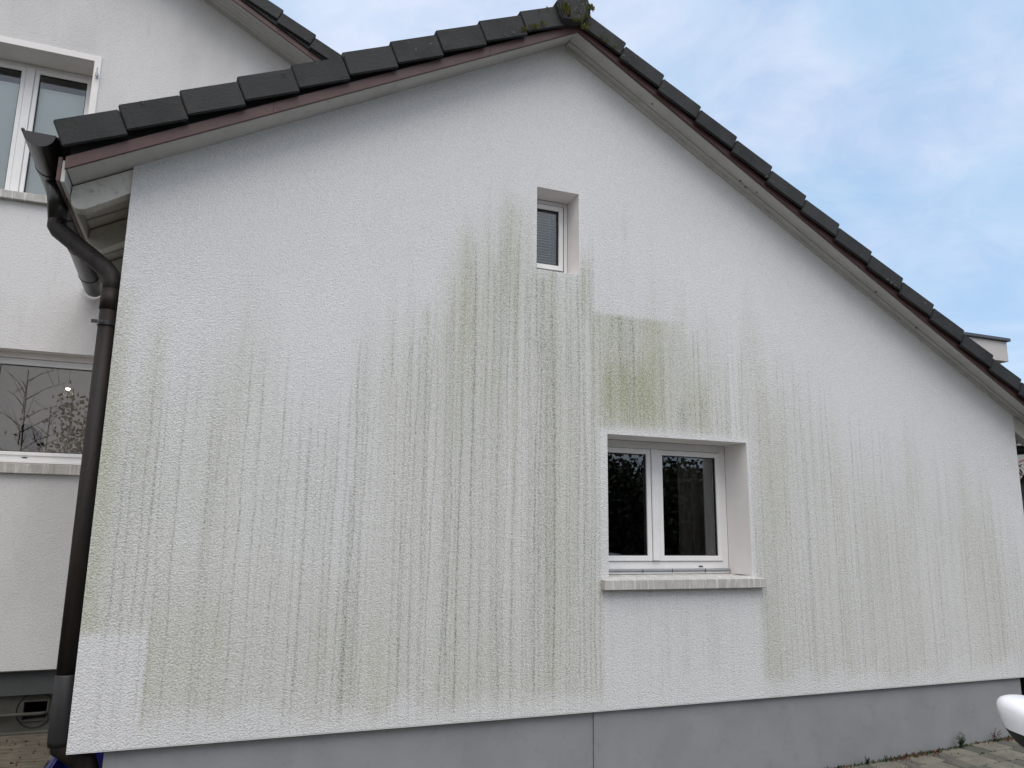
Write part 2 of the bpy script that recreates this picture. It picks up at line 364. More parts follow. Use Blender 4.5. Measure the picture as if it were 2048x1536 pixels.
    Yl += .22*below*np.clip(n1(xw, 3.4, 32)-.45, 0, 1)*2*A
    # dark streaks and run marks
    Dk = np.zeros_like(x)
    def streak(xc, z0, z1, w, s, lean=0, sd=20, fade=.25, soft=.1):
        path = xc+lean*(z0-z)+.022*(n1(z+xc*3.7, 1.3, sd % 60)-.5)+.008*(n1(z+xc, 5, (sd*7) % 60)-.5)
        g = np.exp(-((x-path)/w)**2)*ss(z0-z, 0, soft)*ss(z-z1, -.02, fade)
        return .74*g*s*(.75+.5*n1(z*1.0+xc*9, 6, (sd*3) % 60))
    Dk += streak(.79, .30, -1.2, .012, .50, -.01, 21); Dk += streak(.80, -.2, -1.2, .05, .16, 0, 22)
    Dk += streak(2.71, 2.45, 1.56, .022, .28, .0, 23, .3, .3); Dk += streak(2.67, 1.56, .8, .03, .55, 0, 24, .6, .02)
    Dk += streak(2.75, 1.54, 1.0, .05, .30, 0, 25, .4, .02); Dk += streak(2.60, 1.52, 1.1, .03, .20, 0, 26, .4, .02)
    Dk += streak(3.17, 1.0, .72, .05, .42, 0, 27, .1, .12); Dk += streak(3.10, 1.55, .8, .02, .25, 0, 28)
    Dk += streak(2.03, 1.80, -.9, .05, .26, 0, 29, .9, .1); Dk += streak(2.12, 1.6, -1.0, .03, .24, 0, 30, .8)
    Dk += streak(2.06, 1.8, -1.1, .011, .38, .015, 31); Dk += streak(1.93, 1.8, -1.1, .012, .30, .02, 32)
    Dk += streak(1.55, 1.75, -.8, .02, .28, .01, 33, 1.0); Dk += streak(1.70, 1.85, -1, .014, .35, 0, 34)
    Dk += streak(1.23, 1.5, -.6, .012, .36, 0, 35, .8); Dk += streak(1.40, 1.7, -.9, .012, .32, 0, 36)
    Dk += streak(.52, .7, -1.1, .011, .28, 0, 37); Dk += streak(3.80, -.25, -.7, .018, .35, 0, 38, .3, .05)
    Dk += streak(2.32, 1.86, -.2, .016, .30, 0, 39, 1.0); Dk += streak(2.40, .6, -.9, .014, .30, 0, 40)
    rr = np.random.default_rng(5)
    xc = -.55
    while xc < 6.65:
        dens = np.interp(xc, [-.6, .2, 1.2, 2.3, 2.5, 3.7, 4.5, 6.7], [.075, .058, .042, .034, .036, .044, .052, .046])
        xc += dens*(.55+.9*rr.random())
        zt = float(np.interp(xc, zp[:, 0], zp[:, 1]))-.75*rr.random()**1.6+.15
        s = np.interp(xc, [-.6, 2.4, 3.7, 6.7], [.62, .58, .56, .50])*(.45+.7*rr.random())
        zb = -1.2 if rr.random() < .88 else zt-1.2*rr.random()-.5
        w = .0044+.0022*rr.random()
        Dk += streak(xc, zt, zb, w, s, (rr.random()-.5)*.02, 41+int(rr.integers(0, 18)), .25, .5)
        if rr.random() < .35: Dk += streak(xc+.02, zt, zb, w*3.0, s*.25, 0, 41+int(rr.integers(0, 18)), .5, .4)
    # fine comb of narrow streaks
    comb = np.clip(n1(xw, 42, 16)-.5, 0, 1)*2
    Dk += .20*comb*below*np.clip(A*1.3, 0, 1)*(.5+.6*n2(x, z, 6, 1.2, 17))
    # cleaner areas: repaired patch, window surrounds, under the sill, lower edge, sheltered top
    clean = 1-boxm(-.62, -.262, -1.2, -.56, .012, .02)*.97
    clean2 = 1-boxm(-.62, -.262, -1.2, -.56, .012, .02)*.55
    hi = 1-boxm(2.45, 3.35, 1.555, 2.13, .02, .012)*.93*(1-ss(x, 2.95, 3.3)); hiD = 1-boxm(2.45, 3.35, 1.55, 2.13, .02, .012)*.75
    edge = 1-.86*boxm(2.485, 3.765, -.32, .72, .022); sillc = 1-.93*boxm(2.50, 3.80, -1.2, -.37, .03)
    bot = ss(z, -1.13, -.97)*.85+.15
    nb = .15*(n1(xw, 6, 18)-.5)
    bot = ss(z+nb, -1.10, -.95)*.85+.15
    wl_ = 1-.8*boxm(1.96, 2.36, 1.80, 2.46, .02)
    G *= clean*hi*edge*sillc*bot*wl_; Yl *= .78*clean*edge*sillc*bot
    Dk *= clean2*hiD*edge*(1-.75*boxm(2.50, 3.80, -1.2, -.37, .03))*(.62+.38*bot)
    Dk += .10*boxm(2.9, 3.6, -.95, -.55, .1)*np.clip(n1(xw, 20, 19)-.4, 0, 1)*2
    ca = np.stack([G, Dk, Yl, np.ones_like(G)], -1).reshape(-1, 4).clip(0, 1).astype(np.float32)
    at_ = me.color_attributes.new('stain', 'FLOAT_COLOR', 'POINT'); at_.data.foreach_set('color', ca.ravel())
    return me
place(wall_mesh(), 'wall', 'render', annex)
# side walls, drip edge, plinth
MB().box(X0, X0+.03, .002, 2.78, ZB, 2.06).build('side_wall', 'render2', annex)
MB().box(X1-.03, X1, .002, 8, ZB, 1.05).build('side_wall', 'render2', annex)
MB().box(X0, X1, .002, .10, ZB-.006, ZB+.01).build('drip_edge', 'pvc', annex)
for a, b_, yy in ((-.415, 2.440, .040), (2.443, 6.46, .030)):
    MB().box(a, b_, yy, .3, -2.1, ZB-.008).build('plinth_panel', 'plinth', annex)
MB().box(-.415, -.38, .302, 2.85, -2.1, ZB-.008).build('side_plinth', 'plinth', annex)
MB().box(6.42, 6.46, .302, 8, -2.1, ZB-.008).build('side_plinth', 'plinth', annex)

# ---- windows
def frame_ring(mb, x0, x1, y0, y1, z0, z1, w, wt=None, wb=None):
    wt = wt or w; wb = wb or w
    mb.box(x0, x0+w, y0, y1, z0, z1); mb.box(x1-w, x1, y0, y1, z0, z1)
    mb.box(x0+w, x1-w, y0, y1, z1-wt, z1); mb.box(x0+w, x1-w, y0, y1, z0, z0+wb)
def reveal(parent, o_, d, side='reveal', sill=False):
    x0, x1, z0, z1 = o_; mb = MB(); T = .03
    mb.add([(x0,0,z0),(x0,d,z0),(x0,d,z1),(x0,0,z1)], [(0,1,2,3)]); mb.add([(x1,0,z0),(x1,d,z0),(x1,d,z1),(x1,0,z1)], [(3,2,1,0)])
    mb.add([(x0,0,z1),(x1,0,z1),(x1,d,z1),(x0,d,z1)], [(0,1,2,3)])
    if sill: mb.add([(x0,0,z0),(x1,0,z0),(x1,d,z0),(x0,d,z0)], [(3,2,1,0)])
    me = bpy.data.meshes.new('reveal'); me.from_pydata(mb.v, [], mb.f); return place(me, 'reveal', 'reveal', parent)
def sash(win, x0, x1, z0, z1, y, fw=.045, dep=.05, glassback=.02):
    mb = MB(); frame_ring(mb, x0, x1, y, y+dep, z0, z1, fw); mb.build('sash', 'pvc', win, .003)
    g = .006; mb = MB(); frame_ring(mb, x0+fw, x1-fw, y+.012, y+.03, z0+fw, z1-fw, g); mb.build('gasket', 'gasket', win)
    MB().box(x0+fw+.001, x1-fw-.001, y+glassback, y+glassback+.004, z0+fw+.001, z1-fw-.001).build('pane', 'glass', win)
def window(parent, loc, label):
    o = bpy.data.objects.new('window', None); COL.objects.link(o); o.parent = parent
    o.location = Vector(loc)-OFF[parent.name]; OFF[o.name] = Vector(loc); o['label'] = label; return o
# small upper window
w = window(annex, (2.166, .19, 1.812), 'small upper window with slatted blind')
reveal(w, O1, .19, sill=True)
mb = MB(); frame_ring(mb, O1[0], O1[1], .19, .25, O1[2]+.0, O1[3]-.001, .040, .038, .075); mb.build('frame', 'pvc', w, .003)
mb = MB(); frame_ring(mb, O1[0]+.034, O1[1]-.034, .186, .20, O1[2]+.072, O1[3]-.034, .0035); mb.build('gasket', 'gasket', w)
sash(w, O1[0]+.039, O1[1]-.041, O1[2]+.078, O1[3]-.039, .178, .036)
mb = MB()
for k in range(24):
    zq = O1[2]+.10+k*.021; mb.hexa([(2.02,.262,zq),(2.27,.262,zq),(2.27,.282,zq+.013),(2.02,.282,zq+.013),(2.02,.262,zq+.0012),(2.27,.262,zq+.0012),(2.27,.282,zq+.0142),(2.02,.282,zq+.0142)])
for xq in (2.06, 2.22): mb.box(xq, xq+.002, .270, .272, O1[2]+.09, O1[3]-.05)
mb.build('blind', 'slat', w)
# large lower window
w = window(annex, (3.14, .29, -.300), 'large lower window with two casements and concrete sill')
reveal(w, O2, .27)
YF = .27
mb = MB(); frame_ring(mb, O2[0], O2[1], YF, YF+.06, O2[2]+.035, O2[3]-.001, .058, .056, .056)
mb.build('frame', 'pvc', w, .003)
xm = 3.088
sash(w, O2[0]+.060, xm-.034, O2[2]+.093, O2[3]-.060, YF-.012, .038)
sash(w, xm+.030, O2[1]-.060, O2[2]+.093, O2[3]-.060, YF-.012, .038)
box('centre_post', 'pvc', w, xm-.031, xm+.028, YF-.022, YF+.03, O2[2]+.095, O2[3]-.058, bevel=.004)
for xa_, xb_ in ((xm-.0335, xm-.0315), (xm+.0283, xm+.0297), (O2[1]-.0598, O2[1]-.0578)): MB().box(xa_, xb_, YF-.006, YF+.01, O2[2]+.093, O2[3]-.060).build('gasket', 'gasket', w)
mb = MB(); mb.box(O2[0]+.001, O2[1]-.001, YF-.022, YF+.02, O2[2]+.020, O2[2]+.034); mb.build('drip_rail', 'alu', w, .003)
mb = MB(); mb.box(O2[0]+.001, O2[1]-.001, YF-.012, YF+.03, O2[2]+.000, O2[2]+.018); mb.build('drip_rail', 'pvc', w, .002)
for xq in (2.96, 3.21, 3.50): box('rail_clip', 'blackplastic', w, xq, xq+.004, YF-.026, YF-.022, O2[2]+.012, O2[2]+.036)
box('drain_slot', 'blackplastic', w, 3.46, 3.495, YF-.004, YF-.001, O2[2]+.050, O2[2]+.058)
sill = MB(); sill.hexa([(2.490,-.055,-.384),(3.818,-.055,-.384),(3.818,.25,-.384),(2.490,.25,-.384),(2.490,-.055,-.318),(3.818,-.055,-.318),(3.818,.25,-.301),(2.490,.25,-.301)])
sill.build('sill', 'sill', w, .003)
# room behind the two windows
mb = MB()
def room(mb, x0, x1, y0, y1, z0, z1):
    mb.add([(x0,y0,z0),(x1,y0,z0),(x1,y1,z0),(x0,y1,z0),(x0,y0,z1),(x1,y0,z1),(x1,y1,z1),(x0,y1,z1)],
           [(0,1,2,3),(7,6,5,4),(1,5,6,2),(2,6,7,3),(3,7,4,0)])
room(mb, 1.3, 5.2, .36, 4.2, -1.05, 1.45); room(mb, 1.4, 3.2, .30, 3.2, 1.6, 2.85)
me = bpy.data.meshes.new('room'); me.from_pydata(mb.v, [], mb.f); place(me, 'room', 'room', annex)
# curtain beside the large window
pts = [(3.42+.019*k, .46+.018*math.sin(k*1.9)) for k in range(18)]
mb = MB()
v = [(x_, y_, z_) for x_, y_ in pts for z_ in (-.9, .70)]; fc = [(2*i, 2*i+2, 2*i+3, 2*i+1) for i in range(17)]
mb.add(v, fc); me = bpy.data.meshes.new('curtain'); me.from_pydata(mb.v, [], mb.f)
tag(place(me, 'curtain', 'curtain', None, smooth=True), 'brownish curtain hanging inside the large lower window at its right side', 'curtain')

# ---- roof
ANG_L, ANG_R = math.atan(.5305), math.atan(.5736)
def tile_mesh(L, side, leaf=.168, lw=.33, plate=.055):
    """one verge tile: x runs up the slope from its lower end, leaf hangs at the front; side=-1 mirrors it"""
    mb = MB(); s = side
    j = .006
    mb.hexa([(0,0,-leaf),(L-j,0,-leaf),(L-j,.024,-leaf),(0,.024,-leaf),(0,0,0),(L-j,0,0),(L-j,.024,0),(0,.024,0)])
    mb.hexa([(0,.0245,-.022),(L+plate,.0245,-.022),(L+plate,lw,-.022),(0,lw,-.022),(0,.0245,0),(L+plate,.0245,0),(L+plate,lw,0),(0,lw,0)])
    if s < 0: mb.v = [(-x, y, z) for x, y, z in mb.v]; mb.f = [q[::-1] for q in mb.f]
    me = mb.mesh(.006, 2); me.name = 'roof_tile'
    me.polygons.foreach_set('use_smooth', [False]*len(me.polygons))
    me.materials.append(MAT['tile']); return me
def put(me, name, loc, rot, parent, scale=None):
    o = bpy.data.objects.new(name, me); COL.objects.link(o); o.parent = parent
    o.location = Vector(loc)-OFF[parent.name]; o.rotation_euler = rot; OFF[o.name] = Vector(loc); return o
TILT = math.radians(4.6)
DL, DR = .3022, .3246
tl = tile_mesh(DL/math.cos(ANG_L), 1, .156); tr_ = tile_mesh(DR/math.cos(ANG_R), -1, .124)
def jit(a): return (random.random()-.5)*a
mossed = []
for i in range(10):
    xx = -.972+DL*i
    put(tl, 'roof_tile', (xx+.0, -.25+jit(.006), .5305*xx+2.6778+jit(.005)), (jit(.012), -(ANG_L-TILT)+jit(.006), jit(.01)), annex)
for i in range(15):
    xx = 2.613+DR*i
    put(tr_, 'roof_tile', (xx, -.25+jit(.006), -.5736*xx+5.0888+jit(.005)), (jit(.012), ANG_R-TILT+jit(.006), jit(.01)), annex)
# field courses behind the verge (long interlocked rows)
for i in range(10):
    xx = -.972+DL*i; zz_ = .5305*xx+2.6778; c_, s_ = math.cos(ANG_L-TILT), math.sin(ANG_L-TILT); L = DL/math.cos(ANG_L)+.05
    mb = MB(); mb.hexa([(xx+s_*.022, .084, zz_-.022*c_), (xx+L*c_+s_*.022, .084, zz_+L*s_-.022*c_), (xx+L*c_+s_*.022, 3.6, zz_+L*s_-.022*c_), (xx+s_*.022, 3.6, zz_-.022*c_),
             (xx, .084, zz_), (xx+L*c_, .084, zz_+L*s_), (xx+L*c_, 3.6, zz_+L*s_), (xx, 3.6, zz_)]); mb.build('tile_course', 'tile', annex)
for i in range(15):
    xx = 2.613+DR*i; zz_ = -.5736*xx+5.0888; c_, s_ = math.cos(ANG_R-TILT), math.sin(ANG_R-TILT); L = DR/math.cos(ANG_R)+.05
    mb = MB(); mb.hexa([(xx-L*c_-s_*.022, .084, zz_+L*s_-.022*c_), (xx-s_*.022, .084, zz_-.022*c_), (xx-s_*.022, 8, zz_-.022*c_), (xx-L*c_-s_*.022, 8, zz_+L*s_-.022*c_),
             (xx-L*c_, .084, zz_+L*s_), (xx, .084, zz_), (xx, 8, zz_), (xx-L*c_, 8, zz_+L*s_)]); mb.build('tile_course', 'tile', annex)
# ridge cap tiles
PR = [(2.02,3.735),(2.072,3.603),(2.165,3.615),(2.242,3.645),(2.300,3.735),(2.27,3.85),(2.16,3.875),(2.07,3.835)]
cx_, cz_ = 2.165, 3.74
def ridge_mesh(y0, y1, g=1.0, cap=True):
    mb = MB(); out = [(cx_+(a-cx_)*g, cz_+(b_-cz_)*g) for a, b_ in PR]
    mb.prism(out, y0, y1)
    me = mb.mesh(.010, 2); return me
o = place(ridge_mesh(-.29, .12), 'ridge_tile', 'mossytile', annex, label='mossy ridge end tile')
for k in range(8):
    place(ridge_mesh(.10+k*.42, .54+k*.42, 1.05 if k % 2 == 0 else .98), 'ridge_tile', 'tile', annex)
# moss tufts
def tuft(mb, c, rr_, n):
    for _ in range(n):
        p = Vector(c)+Vector((jit(2*rr_), jit(rr_), jit(1.4*rr_))); h = rr_*(.4+random.random()*.6)
        a = random.random()*6.28
        d1 = Vector((math.cos(a), -.4, math.sin(a)))*h*.35; d2 = Vector((jit(1), -.6-random.random(), .6+random.random())).normalized()*h
        mb.add([p-d1, p+d1, p+d2], [(0, 1, 2)]); mb.add([p-d2*.3, p+d1.cross(d2).normalized()*h*.3, p+d2], [(0, 1, 2)])
mb = MB()
for c_, rr_, n in (((2.085, -.297, 3.69), .028, 90), ((2.10, -.297, 3.655), .022, 60), ((2.16, -.296, 3.615), .018, 40), ((2.21, -.296, 3.632), .018, 40), ((2.26, -.296, 3.67), .022, 60), ((2.285, -.296, 3.75), .025, 60), ((2.25, -.28, 3.60), .03, 50)):
    tuft(mb, c_, rr_, n)
mb.build('moss', 'moss', annex, kind='stuff')
mb = MB()
for xx in (1.78, 1.84, 1.87, 1.93): tuft(mb, (xx, -.255, .5408*xx+2.5), .02, 40)
for xx in (2.40, 2.44, 2.50): tuft(mb, (xx, -.255, -.5761*xx+4.955), .016, 30)
mb.build('moss', 'moss', annex, kind='stuff')
mb = MB()
for xx in (1.64, 1.70, 2.54, 2.58, 2.62, 3.84, 3.88, 3.90, 5.02, 5.06, 5.10):
    tuft(mb, (xx, -.254, (.5408*xx+2.50) if xx < 2.1 else (-.5761*xx+4.955)), .011, 16)
for _ in range(26):
    aa = random.random()*6.28; tuft(mb, (2.165+.10*math.cos(aa)*random.random()**.3, -.292, 3.74+.10*math.sin(aa)*random.random()**.3), .010, 10)
for xx, dz in ((-.55, -.02), (.55, -.02), (.20, -.05), (1.9, -.03), (1.96, -.02), (3.3, -.05), (4.4, -.09)):
    zt = (.5305*xx+2.6778-.03) if xx < 2.2 else (-.5736*xx+5.0888-.02); tuft(mb, (xx, -.253, zt+dz+.02), .010, 18)
mb.build('lichen', 'lichen', annex, kind='stuff')
# barge boards in lengths, dark batten behind them coloured as the gap's shade, soffits
def slab(name, mt, xa, xb, fa, fb, y0, y1, lo, hi, par=None, bev=.0, **kw):
    """a board following the roof line f between xa and xb; lo/hi are heights over the line"""
    mb = MB(); mb.hexa([(xa,y0,fa(xa)+lo),(xb,y0,fa(xb)+lo),(xb,y1,fb(xb)+lo),(xa,y1,fb(xa)+lo),(xa,y0,fa(xa)+hi),(xb,y0,fa(xb)+hi),(xb,y1,fb(xb)+hi),(xa,y1,fb(xa)+hi)])
    return mb.build(name, mt, par or annex, bev, **kw)
PKX = 2.237
hL = lambda x: BL(x)+.078; hR = lambda x: BR(x)+.055+.012*(x-2.2)
for a, b_ in ((-.893, .16), (.162, 1.548), (1.550, PKX-.001)): slab('barge_board', 'barge', a, b_, BL, BL, -.210, -.190, 0, .070)
for a, b_ in ((PKX+.001, 2.646), (2.648, 3.205), (3.207, 5.045), (5.047, 7.14)): slab('barge_board', 'barge', a, b_, BR, BR, -.210, -.190, 0, .052)
slab('shade_batten', 'dark', -.88, PKX, BL, BL, -.175, .08, .06, .20); slab('shade_batten', 'dark', PKX+.001, 7.12, BR, BR, -.175, .08, .05, .165)
# soffit boards: from the barge board back to the wall
mid = lambda f1, f2, k: (lambda x: f1(x)*(1-k)+f2(x)*k)
slab('soffit_board', 'soffit', -.885, 2.222, BL, SL, -.179, .03, .006, .022)
slab('soffit_board', 'soffit', 2.226, 7.13, BR, mid(BR, SR, .62), -.179, -.070, .006, .022)
slab('soffit_board', 'soffit', 2.224, 7.13, mid(BR, SR, .60), SR, -.066, .03, .000, .018)
slab('wall_trim', 'soffit', 2.235, 6.70, SR, SR, -.020, -.001, -.030, -.001)
# small nail holes
mb = MB()
for xx, yy in ((3.72, -.09), (3.78, -.07), (3.86, -.11), (5.05, -.10), (5.5, -.08), (2.9, -.12)):
    zq = BR(xx)*(.5)+SR(xx)*.5; mb.box(xx, xx+.01, yy, yy+.008, BR(xx)-.004-.0, BR(xx)+.008)
mb.build('nail_heads', 'blackplastic', annex, kind='stuff')

# ---- left eaves: rafters, boards, fascia
for k in range(4):
    y0 = .012+.70*k; mb = MB()
    tip, rr_ = -.885, .075
    poly = [(-.56, SL(-.56)-.005), (tip, SL(tip)-.005), (tip-.004, SL(tip)-.07)]
    for q in range(5):
        a = q/4*math.pi/2; poly.append((tip+rr_*(1-math.cos(a)), SL(tip)-.085-rr_*math.sin(a)+.045*(1-math.cos(a))*.6))
    poly.append((-.56, SL(-.56)-.155))
    mb.prism(poly, y0, y0+.085); mb.build('rafter', 'rafter', annex, .003)
yb = [.10, .34, .58, .80, 1.04, 1.28, 1.50, 1.74, 1.98, 2.2, 2.44, 2.68]
for a in yb:
    c_, s_ = 0, 0
    mb = MB(); xa, xb = -.888, -.56
    mb.hexa([(xa,a,SL(xa)+.006),(xb,a,SL(xb)+.006),(xb,a+.215,SL(xb)+.006),(xa,a+.215,SL(xa)+.006),(xa,a,SL(xa)+.022),(xb,a,SL(xb)+.022),(xb,a+.215,SL(xb)+.022),(xa,a+.215,SL(xa)+.022)])
    mb.build('eave_board', 'rafter2', annex)
mb = MB(); mb.box(-.912, -.892, -.175, 2.79, SL(-.9)-.055, SL(-.9)+.07); mb.build('fascia', 'soffit', annex, .002)
mb = MB(); mb.box(-.935, -.914, -.17, 2.79, SL(-.9)-.05, SL(-.9)+.09); mb.build('fascia_sheet', 'barge', annex, .002)
# right eaves
for k in range(6):
    y0 = .012+.70*k; mb = MB(); tip = 7.10
    mb.prism([(6.66, SR(6.66)-.005), (6.66, SR(6.66)-.155), (tip-.08, SR(tip-.08)-.155), (tip, SR(tip)-.09), (tip, SR(tip)-.005)], y0, y0+.085); mb.build('rafter', 'rafter', annex, .003)
for k in range(12):
    a = .10+.24*k; xa, xb = 6.66, 7.11
    mb = MB(); mb.hexa([(xa,a,SR(xa)+.006),(xb,a,SR(xb)+.006),(xb,a+.23,SR(xb)+.006),(xa,a+.23,SR(xa)+.006),(xa,a,SR(xa)+.022),(xb,a,SR(xb)+.022),(xb,a+.23,SR(xb)+.022),(xa,a+.23,SR(xa)+.022)])
    mb.build('eave_board', 'rafter2', annex)
# ---- gutters (half round, open above)
def gutter(xc, zc, y0, y1, R_=.078, flip=1):
    seg = 14; mb = MB(); T = .003
    for j, rad in enumerate((R_, R_-T)):
        v = []
        for yy in (y0, y1):
            for k in range(seg+1):
                a = math.pi*k/seg; v.append((xc-math.cos(a)*rad, yy, zc-math.sin(a)*rad))
        mb.add(v, [(k, k+1, seg+2+k, seg+1+k) for k in range(seg)])
    g = mb.build('gutter', 'gutter', annex, smooth=False)
    for p in g.data.polygons: p.use_smooth = True
    e = MB(); e.add([(xc-math.cos(math.pi*k/seg)*R_, y0, zc-math.sin(math.pi*k/seg)*R_) for k in range(seg+1)], [tuple(range(seg+1))])
    e.add([(xc-math.cos(math.pi*k/seg)*R_, y0+.004, zc-math.sin(math.pi*k/seg)*R_) for k in range(seg+1)], [tuple(range(seg+1))])
    e.build('end_cap', 'gutter', g)
    e = MB(); e.tube([(xc-flip*R_, y0, zc+.004), (xc-flip*R_, y1, zc+.004)], .009, 8); e.build('rolled_edge', 'gutter', g, smooth=True)
    for yy in [y0+.42+.72*k for k in range(int((y1-y0-.3)/.72)+1)]:
        e = MB(); pts_ = [(xc-math.cos(math.pi*k/seg)*(R_+.004), yy, zc-math.sin(math.pi*k/seg)*(R_+.004)) for k in range(seg+1)]
        v = []
        for p in pts_: v += [(p[0], yy-.014, p[2]), (p[0], yy+.014, p[2])]
        e.add(v, [(2*k, 2*k+1, 2*k+3, 2*k+2) for k in range(seg)])
        for k in range(seg):
            p, q = pts_[k], pts_[k+1]; c2 = (xc, zc)
            sh = lambda P_, s__: (c2[0]+(P_[0]-c2[0])*s__, c2[1]+(P_[2]-c2[1])*s__)
            for s_y in (-.014, .014):
                a1 = sh(p, .955); a2 = sh(q, .955)
                e.add([(p[0], yy+s_y, p[2]), (q[0], yy+s_y, q[2]), (a2[0], yy+s_y, a2[1]), (a1[0], yy+s_y, a1[1])], [(0, 1, 2, 3)])
        e.build('gutter_bracket', 'gutter', g)
    return g
gL = gutter(-1.030, 2.085, -.22, 2.79)
gL.rotation_euler = (0, 0, math.radians(2.0)); gL.location.x -= .052
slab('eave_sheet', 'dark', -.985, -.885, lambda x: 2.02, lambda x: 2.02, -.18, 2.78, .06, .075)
gutter(7.235, .86, -.22, 6.0, flip=-1)
# ---- downpipes
RP = .049
mb = MB(); mb.tube([(-1.02, .30, 2.03), (-1.005, .30, 1.93), (-.995, .30, 1.79)], [.070, .060, .051], 16)
mb.build('pipe_outlet', 'gutter', annex, smooth=True)
mb = MB(); mb.tube([(-.995, .30, 1.80), (-.995, .30, 1.752), (-.980, .293, 1.728), (-.692, .125, 1.478), (-.652, .105, 1.432), (-.638, .098, 1.388), (-.638, .098, 1.30)], RP+.002, 16)
mb.build('pipe_offset', 'pipe', annex, smooth=True)
mb = MB(); mb.tube([(-.638, .098, 1.30), (-.638, .098, .0), (-.638, .098, -.80)], RP, 18)
dp = mb.build('downpipe', 'pipe', annex, smooth=True)
mb = MB(); mb.tube([(-.638, .098, 1.34), (-.638, .098, 1.22)], RP+.004, 18); mb.build('pipe_collar', 'pipe', dp, smooth=True)
for zq in (1.135,):
    mb = MB(); mb.tube([(-.638, .098, zq-.013), (-.638, .098, zq+.013)], RP+.0055, 18); mb.box(-.655-.06, -.655-.03, .045, .052, zq-.01, zq+.01)
    mb.tube([(-.66, .048, zq-.0), (-.66, .040, zq)], .007, 8); mb.tube([(-.64, .050, zq-.0), (-.64, .042, zq)], .007, 8); mb.build('pipe_clip', 'gutter', dp)
mb = MB(); mb.tube([(-.632, .098, -.775), (-.632, .098, -.78), (-.634, .098, -1.10), (-.634, .098, -1.125)], [.053, .057, .057, .055], 18); mb.build('standpipe', 'blackplastic', annex, smooth=True)
mb = MB(); mb.tube([(-.634, .098, -1.085), (-.628, .10, -1.135), (-.56, .11, -1.19), (-.50, .12, -1.215), (-.49, .12, -1.25), (-.49, .12, -2.0)], .052, 16); mb.build('pipe_shoe', 'pipe', annex, smooth=True)
mb = MB(); mb.tube([(-.49, .12, -1.285), (-.49, .12, -1.36)], .058, 16); mb.build('pipe_collar', 'concrete', annex, smooth=True)
mb = MB(); mb.tube([(7.235, .25, .80), (7.235, .25, .62), (6.80, .20, .25), (6.765, .2, .18), (6.765, .2, -1.3), (6.765, .2, -1.8)], RP, 14); mb.build('downpipe', 'pipe', annex, smooth=True)

# ------------------------------------------------------------------ main house behind on the left
YM = 2.80
def ML(x): return 4.941-.5545*x
RX = -3.6                                   # ridge
def MLL(x): return ML(2*RX-x)
house = thing('main_house', (-2.6, 6.2, -1.7), 'taller white main house with grey gable soffit at the left, brown barge boards', 'house')
U = (-2.47, -1.362, 2.885, 4.297); Lw = (-1.885, -.76, .50, 1.478)
def mwall():
    x0, x1, zb = -8.6, 2.1, -1.168
    xs = sorted({x0, x1, RX, U[0], U[1], Lw[0], Lw[1], -.585}); mb = MB()
    for a, b_ in zip(xs[:-1], xs[1:]):
        holes = sorted([h[2:] for h in (U, Lw) if h[0] <= a+1e-6 and b_ <= h[1]+1e-6])
        z = zb
        for h0, h1 in holes:
            mb.add([(a, YM, z), (b_, YM, z), (b_, YM, h0), (a, YM, h0)], [(0, 1, 2, 3)]); z = h1
        fa = ML(a) if a >= RX-1e-6 else MLL(a); fb = ML(b_) if b_ > RX+1e-6 else MLL(b_)
        mb.add([(a, YM, z), (b_, YM, z), (b_, YM, fb+.03), (a, YM, fa+.03)], [(0, 1, 2, 3)])
    me = bpy.data.meshes.new('wall'); me.from_pydata(mb.v, [], mb.f); return me
place(mwall(), 'wall', 'render2', house)
MB().box(-8.6, -8.57, YM+.002, 10.8, -1.168, MLL(-8.6)).build('side_wall', 'render2', house)
MB().box(2.07, 2.1, YM+.002, 10.8, -1.168, ML(2.1)).build('side_wall', 'render2', house)
mb = MB(); mb.add([(-8.6, 10.8, -2), (2.1, 10.8, -2), (2.1, 10.8, ML(2.1)), (RX, 10.8, ML(RX)), (-8.6, 10.8, MLL(-8.6))], [(0, 1, 2, 3, 4)])
me = bpy.data.meshes.new('rear_wall'); me.from_pydata(mb.v, [], mb.f); place(me, 'rear_wall', 'render2', house)
MB().box(-8.5, 2.0, YM+.06, YM+.12, -1.37, -1.162).build('plinth_band', 'band', house)
MB().box(-8.6, 2.1, YM+.001, YM+.10, -1.176, -1.169).build('drip_edge', 'concrete', house)
# cellar wall with an opening
HX0, HX1, HZ0, HZ1 = -1.292, -1.122, -1.575, -1.432; yc = YM+.11
mb = MB()
for a, b_, c_, d_ in ((-8.5, HX0, -2.1, -1.371), (HX1, 2.0, -2.1, -1.371), (HX0, HX1, -2.1, HZ0), (HX0, HX1, HZ1, -1.371)): mb.box(a, b_, yc, yc+.04, c_, d_)
cw = mb.build('cellar_wall', 'concrete', house)
ring = [(-1.207+.135*math.cos(a), yc-.002, -1.50+.135*math.sin(a)) for a in [k*2*math.pi/32 for k in range(33)]]
mb = MB(); mb.tube(ring, .005, 6, cap=False); mb.build('vent_ring', 'gasket', house, smooth=True)
mb = MB(); frame_ring(mb, HX0-.012, HX1+.012, yc-.012, yc+.03, HZ0-.012, HZ1+.012, .014); mb.build('vent_frame', 'concrete', house, .003)
mb = MB(); mb.tube([(-3.4, yc-.04, -1.522), (-1.16, yc-.04, -1.522), (-1.12, yc-.02, -1.522)], .014, 10); mb.build('cellar_pipe', 'concrete', house, smooth=True)
a_, b_, c_, d_ = HX0-.005, HX1+.005, HZ0-.005, HZ1+.005
